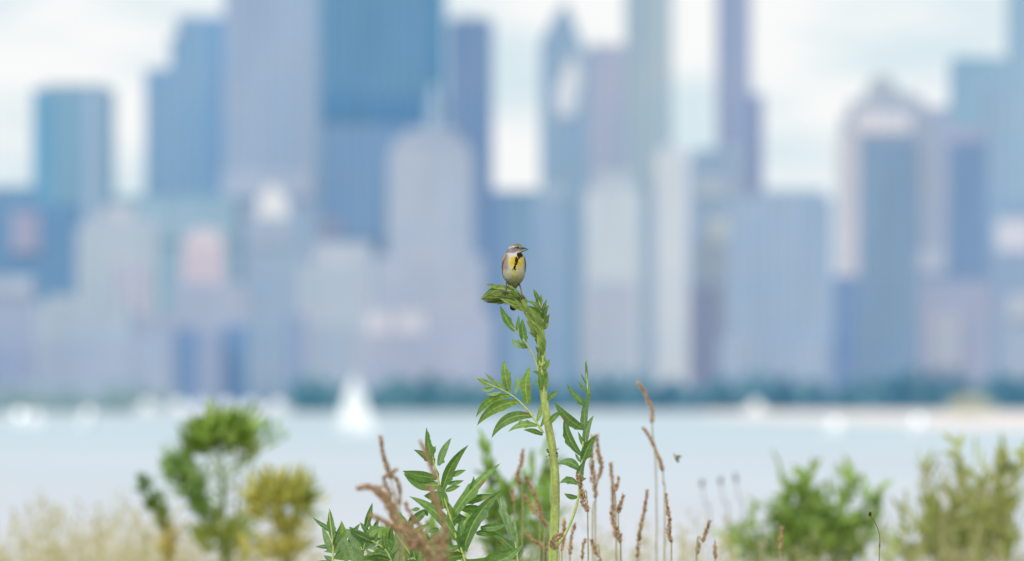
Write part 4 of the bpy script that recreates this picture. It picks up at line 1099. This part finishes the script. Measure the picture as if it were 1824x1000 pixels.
# dry grass haze: nobody could count the blades
def grass(label, D, spans, cols, name='dry_grass'):
    mb = MB(D)
    for x0, x1, n, t0, t1 in spans:
        for i in range(n):
            dd = U(-500, 500)
            x = U(x0, x1)
            if math.sin(x * .045 + 1.7 * math.sin(x * .017)) < U(-1.6, .5): continue
            top = U(t0, t1) if R() > .2 else U(t0 - 40, t0 + 15)
            gp = gpy(D)
            lean = U(-90, 90)
            c = jit(lin(random.choice(cols)), .2)
            rows = []
            wv = U(.8, 1.7)
            a = U(0, 3.14)
            for t in (0, .4, .7, .88, 1):
                y = gp + (top - gp) * t
                xx = x + lean * t * t
                w2 = wv * (1 - t * .8)
                rows.append([mb.add((xx + math.cos(a) * u * w2, y, dd + math.sin(a) * u * w2), c) for u in (-1, 1)])
            mb.quad_strip(rows)
            if R() < .55:     # feathery panicle
                for j in range(random.randint(8, 18)):
                    t = U(0, 1)
                    p = Vector((x + lean + U(-1, 1) * (3 + 9 * t), top + t * 46, dd + U(-6, 6)))
                    mb.blob(p, (U(-.6, .6), -1, U(-.4, .4)), (U(2.5, 5), U(.8, 1.6)), jit(lin(random.choice(cols)), .15), 4, 3)
    o = mb.build(name, M_dry)
    return tag(o, label, 'grass', None, 'stuff')


STR = [(226, 216, 180), (236, 226, 196), (216, 204, 150), (200, 196, 130), (232, 218, 190), (190, 190, 120)]
grass('pale dry grass with feathery heads across the lower left', 44, [(-60, 280, 260, 900, 985), (200, 600, 300, 935, 1000), (-60, 340, 400, 950, 1010), (-60, 600, 260, 970, 1015)], STR)
grass('thin straw coloured grass across the bottom between the main stem and right shrub', 36, [(560, 1320, 260, 955, 1010), (1000, 1280, 100, 930, 1000)], STR)
grass('straw coloured grass mixed into the lower right corner', 38, [(1300, 1860, 200, 960, 1010), (1600, 1860, 170, 840, 990)], [(196, 190, 146), (180, 180, 124), (168, 170, 110), (206, 196, 160)])

# ------------------------------------------------------------------ the bird
DB = D0
bird = empty('songbird', (wx(915, DB), DB, wz(524, DB)), 'small songbird with yellow breast and black bib perched on the bent plant top, looking right', 'bird')
#  row, left, right, depth centre, depth radius (zoomed columns / rows; depth in picture pixels)
TAB = [(91, 508, 520, 1, 1), (95, 484, 538, 1, 5), (103, 456, 551, 1, 8.5), (115, 434, 559, 1.2, 10.5), (130, 413, 563, 1.5, 11.5), (148, 400, 564, 2, 12.2), (166, 392, 562, 2.4, 12.6), (186, 383, 566, 2.6, 13.2), (206, 369, 578, 2.6, 15), (230, 356, 590, 2.8, 17),
       (262, 347, 599, 3, 19), (300, 340, 605, 3.4, 20.5), (350, 336, 608, 3.4, 21.2), (400, 338, 606, 2.6, 21), (440, 345, 600, 1, 20), (480, 358, 588, -1.5, 18), (515, 380, 564, -4.5, 15), (545, 402, 540, -7.5, 11.5), (575, 424, 512, -10, 8), (605, 440, 496, -12, 5), (625, 452, 484, -13, 2)]


def ring(y):
    n = len(TAB)
    for i in range(n - 1):
        if y <= TAB[i + 1][0] or i == n - 2:
            t = (y - TAB[i][0]) / (TAB[i + 1][0] - TAB[i][0]); t = max(0, min(1, t))
            p0 = TAB[max(i - 1, 0)]; p1 = TAB[i]; p2 = TAB[i + 1]; p3 = TAB[min(i + 2, n - 1)]
            return [0.5 * ((2 * p1[k]) + (p2[k] - p0[k]) * t + (2 * p0[k] - 5 * p1[k] + 4 * p2[k] - p3[k]) * t * t + (3 * p1[k] - p0[k] - 3 * p2[k] + p3[k]) * t ** 3) for k in range(1, 5)]


def skin_pt(y, th, off=0.0):
    xl, xr, dc, dr = ring(y)
    cx, rx = (xl + xr) / 2, max(3, (xr - xl) / 2 - (7 if y > 215 else 3))
    x = cx + math.cos(th) * (rx + off * 6.25)
    return Vector((840 + x / 6.25, 420 + y / 6.25, dc + math.sin(th) * (dr + off))), cx + math.cos(th) * ((xr - xl) / 2 + off * 6.25)


def inpoly(x, y, P):
    r = False; j = len(P) - 1
    for i in range(len(P)):
        if (P[i][1] > y) != (P[j][1] > y) and x < (P[j][0] - P[i][0]) * (y - P[i][1]) / (P[j][1] - P[i][1]) + P[i][0]: r = not r
        j = i
    return r


BIB = [(506, 190), (548, 185), (569, 198), (573, 226), (543, 243), (519, 262), (514, 304), (496, 333), (492, 370), (470, 382), (456, 374), (466, 345), (478, 318), (484, 268), (485, 238), (508, 226), (506, 206)]
def ell(x, y, cx, cy, rx, ry): return math.sqrt(((x - cx) / rx) ** 2 + ((y - cy) / ry) ** 2)
def smooth(a, b, v):
    t = max(0, min(1, (v - a) / (b - a))); return t * t * (3 - 2 * t)
def segd(x, y, P):
    best = 1e9
    for (ax, ay), (bx, by) in zip(P[:-1], P[1:]):
        dx, dy = bx - ax, by - ay; t = max(0, min(1, ((x - ax) * dx + (y - ay) * dy) / (dx * dx + dy * dy)))
        best = min(best, math.hypot(x - ax - t * dx, y - ay - t * dy))
    return best


def paint(x, y, th):
    jx, jy = x + U(-5, 5), y + U(-6, 6)
    x, y = jx, jy
    front = math.sin(th)
    belly = mixc(lin((204, 205, 188)), lin((162, 168, 128)), smooth(400, 560, y))
    c = belly
    c = mixc(c, lin((206, 202, 198)), smooth(330, 250, y) * .6)
    # warm grey brown shoulders and back
    sh = smooth(430, 385, x) * smooth(420, 340, y) * smooth(185, 215, y)
    c = mixc(c, lin((164, 146, 138)), sh)
    c = mixc(c, lin((150, 146, 132)), smooth(578, 600, x) * smooth(190, 230, y) * smooth(430, 330, y))
    # yellow breast
    yv = 1 - smooth(.62, 1.16, ell(x, y, 500, 284, 100, 74) + .06 * math.sin(x * .13) * math.sin(y * .11))
    c = mixc(c, mixc(lin((218, 188, 40)), lin((178, 156, 62)), max(0, R() * 1.5 - .6)), yv * .96)
    c = mixc(c, lin((218, 204, 96)), (1 - smooth(.4, 1.15, ell(x, y, 483, 395, 76, 100))) * .6)
    c = mixc(c, lin((190, 170, 60)), (1 - smooth(.3, 1.0, ell(x, y, 470, 455, 34, 22))) * .4)
    # pale throat side
    c = mixc(c, lin((204, 197, 200)), 1 - smooth(.7, 1.15, ell(x, y, 462, 203, 52, 19)))
    if y < 196:
        head = lin((150, 138, 140))
        k = smooth(200, 184, y)
        h = head
        h = mixc(h, lin((128, 122, 128)), (1 - smooth(.5, 1, ell(x, y, 478, 152, 48, 20))) * .8)
        h = mixc(h, lin((150, 132, 122)), smooth(430, 395, x) * .7)
        h = mixc(h, lin((128, 114, 54)), smooth(120, 106, y) * smooth(430, 470, x))
        h = mixc(h, lin((92, 84, 40)), smooth(99, 93, y) * .6)
        h = mixc(h, lin((216, 206, 190)), (1 - smooth(4, 10, segd(x, y, [(412, 136), (440, 122), (482, 117)]))) * .9)
        h = mixc(h, lin((190, 168, 72)), (1 - smooth(2, 7, segd(x, y, [(482, 117), (520, 114), (556, 124)]))) * .85)
        h = mixc(h, lin((58, 48, 42)), (1 - smooth(3, 9, segd(x, y, [(474, 137), (508, 133), (548, 143)]))) * .85)
        h = mixc(h, lin((36, 30, 26)), (1 - smooth(9, 17, math.hypot(x - 509, y - 132))))
        h = mixc(h, lin((208, 200, 120)), (1 - smooth(5, 12, segd(x, y, [(500, 182), (530, 174), (556, 178)]))) * .9)
        h = mixc(h, lin((88, 80, 84)), (1 - smooth(2, 6, segd(x, y, [(452, 178), (490, 172), (520, 166)]))) * .5)
        c = mixc(c, h, k)
    if inpoly(x + 3 * math.sin(y * .19) + U(-4, 4), y + 3 * math.sin(x * .23) + U(-4, 4), BIB): c = mixc(lin((30, 22, 22)), lin((64, 50, 40)), R() * .5)
    if ell(x, y, 534, 360, 8, 9) < 1: c = lin((90, 74, 40))
    if front < -0.15:
        bk = mixc(lin((140, 118, 98)), lin((70, 56, 46)), smooth(.2, .8, .5 + .5 * math.sin(x * .28 + R())))
        c = mixc(c, bk, smooth(-.1, -.35, front))
    return jit(c, .06)


mb = MB(DB)
NR, NS = 190, 132
rows = []
for k in range(NR + 1):
    y = 91 + (625 - 91) * (k / NR)
    row = []
    for i in range(NS):
        th = 2 * math.pi * i / NS
        p, x = skin_pt(y, th, U(-.05, .12))
        row.append(mb.add(p, paint(x, y, th)))
    rows.append(row)
mb.quad_strip(rows, True)
mb.f.append(tuple(rows[0][::-1])); mb.f.append(tuple(rows[-1]))
mb.build('body', M_bird, bird)
# fine feather tips over the skin
mb = MB(DB)
for i in range(5200):
    y = U(96, 600); th = U(0, 6.283)
    p, x = skin_pt(y, th, .05)
    hd = y < 195
    ln_ = U(1.0, 1.8) if hd else U(1.8, 3.6)
    if hd and ell(x, y, 508, 132, 16, 14) < 1 and math.sin(th) > 0: continue
    if hd and x > 540: continue
    q, _ = skin_pt(min(624, y + ln_ * 6.25), th, U(.15, .5))
    d = q - p
    n_, _ = skin_pt(y, th + .05, .05); sv = (n_ - p)
    if sv.length < 1e-6: continue
    sv = sv.normalized() * (U(.25, .5) if hd else U(.4, .8))
    c = paint(x, y, th); c2 = jit(c, .3)
    a = mb.add(p - sv, c); b = mb.add(p + sv, c); e = mb.add(q + sv * .5, c2); f = mb.add(q - sv * .5, c2)
    mb.f.append((a, b, e, f))
mb.build('plumage', M_bird, bird)

# folded wings
def wing(sgn):
    mb = MB(DB)
    # three overlapping rows of feathers laid on the flank
    def feather(y0, th0, y1, th1, wd, off, c, edge):
        rows = []
        for k in range(9):
            t = k / 8
            y = y0 + (y1 - y0) * t; th = th0 + (th1 - th0) * t
            wv = wd * (.6 + .4 * math.sin(min(1, t * 2) * math.pi / 2)) * (1 if t < .75 else max(.05, 1 - ((t - .75) / .25) ** 2))
            row = []
            yy = min(y, 560)
            for u in (-1, -.75, 0, .75, 1):
                dr = max(6, ring(yy)[3])
                p, x = skin_pt(yy, th + u * wv / dr, off + .25 * (1 - u * u))
                p.y += (y - yy) / 6.25
                p.z -= max(0, (y - yy)) * .03
                row.append(mb.add(p, jit(edge if abs(u) == 1 else c, .12)))
            rows.append(row)
        mb.quad_strip(rows)
    side = 0 if sgn > 0 else math.pi          # +: right of picture, -: left
    back = lambda a: side - a if sgn > 0 else side + a      # away from the lens
    if sgn < 0:
        for j in range(7): feather(320 + j * 10, back(.0 + j * .12), 470 + j * 18, back(.12 + j * .14), 2.6, .9 + .15 * j, lin((72, 62, 58)), lin((178, 160, 140)))
        for j in range(6): feather(262 + j * 8, back(-.25 + j * .2), 352 + j * 8, back(-.12 + j * .2), 3.2, 1.3, lin((128, 104, 92)), lin((196, 178, 164)))
        for j in range(7): feather(205 + j * 5, back(-.45 + j * .22), 290 + j * 6, back(-.35 + j * .22), 3.6, 1.5, lin((164, 138, 126)), lin((194, 178, 168)))
    else:
        for j in range(7): feather(310 + j * 10, back(.05 + j * .12), 400 + j * 24, back(.2 + j * .14), 2.6, .8 + .15 * j, lin((84, 78, 72)), lin((176, 170, 150)))
        for j in range(6): feather(235 + j * 8, back(-.2 + j * .2), 330 + j * 8, back(-.1 + j * .2), 3.0, 1.1, lin((132, 126, 112)), lin((186, 180, 160)))
    return mb.build('wing', M_bird, bird)
wing(-1); wing(1)
# tail
mb = MB(DB)
for j in range(7):
    u = (j - 3) / 3
    rows = []
    for k in range(9):
        t = k / 8
        y = 545 + (836 - 545 - abs(u) * 14) * t
        x = 462 + 3 * t + u * (16 + 12 * t)
        wv = (9 + 3 * t) * (1 if t < .93 else .6)
        z = -13 - 9 * t - abs(u) * 1.0
        rows.append([mb.add((840 + (x + v * wv) / 6.25, 420 + y / 6.25, z - .3 * abs(v)), jit(mixc(lin((112, 72, 58)), lin((62, 42, 36)), .5 * abs(v) + .3 * smooth(.85, 1, t)), .15)) for v in (-1, -.5, 0, .5, 1)])
    mb.quad_strip(rows)
mb.build('tail', M_bird, bird)
# beak
def mandible(upper):
    mb = MB(DB); rows = []
    for k in range(11):
        t = k / 10
        x = 538 + (630 - 538) * t
        if upper:
            top = 117 + (150 - 117) * (t ** 1.9); bot = 153 + 3 * t - 5 * math.sin(t * math.pi) * .4
            top += 2
        else:
            top = 156 + 0 * t - 1.5 * math.sin(t * math.pi); bot = 187 + (158 - 187) * (t ** 1.35)
        cy, ry = (top + bot) / 2, max(.6, (bot - top) / 2)
        rz = 6.4 * (1 - t ** 1.3) + .25
        row = []
        for i in range(16):
            th = 2 * math.pi * i / 16
            yv = cy + math.sin(th) * ry
            f = (yv - top) / max(1, bot - top)
            c = mixc(lin((58, 66, 78)), lin((116, 130, 144)), f) if upper else mixc(lin((164, 176, 184)), lin((62, 76, 92)), f)
            if upper and f > .8: c = lin((34, 36, 42))
            row.append(mb.add((840 + x / 6.25, 420 + yv / 6.25, 2.2 + math.cos(th) * rz), jit(c, .05)))
        rows.append(row)
    mb.quad_strip(rows, True); mb.f.append(tuple(rows[0][::-1])); mb.f.append(tuple(rows[-1]))
    return mb.build('upper_beak' if upper else 'lower_beak', M_horn, bird)
mandible(True); mandible(False)
for sgn in (1, -1):
    xl, xr, dc, dr = ring(132)
    cx, rx = (xl + xr) / 2, (xr - xl) / 2
    u = (510 - cx) / rx
    zf = dc + sgn * dr * math.sqrt(1 - u * u)
    mb = MB(DB); mb.blob((840 + 510 / 6.25, 420 + 132 / 6.25, zf - sgn * .5), (0, 0, 1), (2.0, 2.9), (0.012, 0.009, 0.008, 1), 16, 10, 0)
    mb.build('eye', M_eye, bird)
# legs with gripping toes
LEGC = lin((118, 104, 98)); 
for hip, knee, foot, zs in (((392, 505), (386, 552), (376, 622), (2, 11, 17.2)), ((524, 530), (548, 588), (558, 672), (0, 10, 14.5))):
    mb = MB(DB)
    P = [(*Z1(*hip), zs[0]), (*Z1(*knee), zs[1]), (*Z1(*foot), zs[2])]
    mb.tube(P, [2.0, 1.35, 1.15], lambda t, th: mixc(lin((84, 76, 68)), lin((108, 96, 90)), t), 10, 5)
    o = mb.build('leg', M_horn, bird)
    fx, fy = Z1(*foot); fz = zs[2]
    for dx, dy, back in ((-6, 4.5, 0), (-.5, 7, 0), (5, 5, 0), (1, -4, 1)):
        mb = MB(DB)
        mb.tube([(fx, fy, fz), (fx + dx * .5, fy + dy * .3, fz + (1.0 if not back else -2)), (fx + dx * .9, fy + dy * .8, fz + (.2 if not back else -4)), (fx + dx, fy + dy * 1.15, fz - (1.5 if not back else 6))], [1.2, 1.15, .95, .45], lin((78, 68, 66)), 8, 4)
        mb.build('toe', M_horn, o)
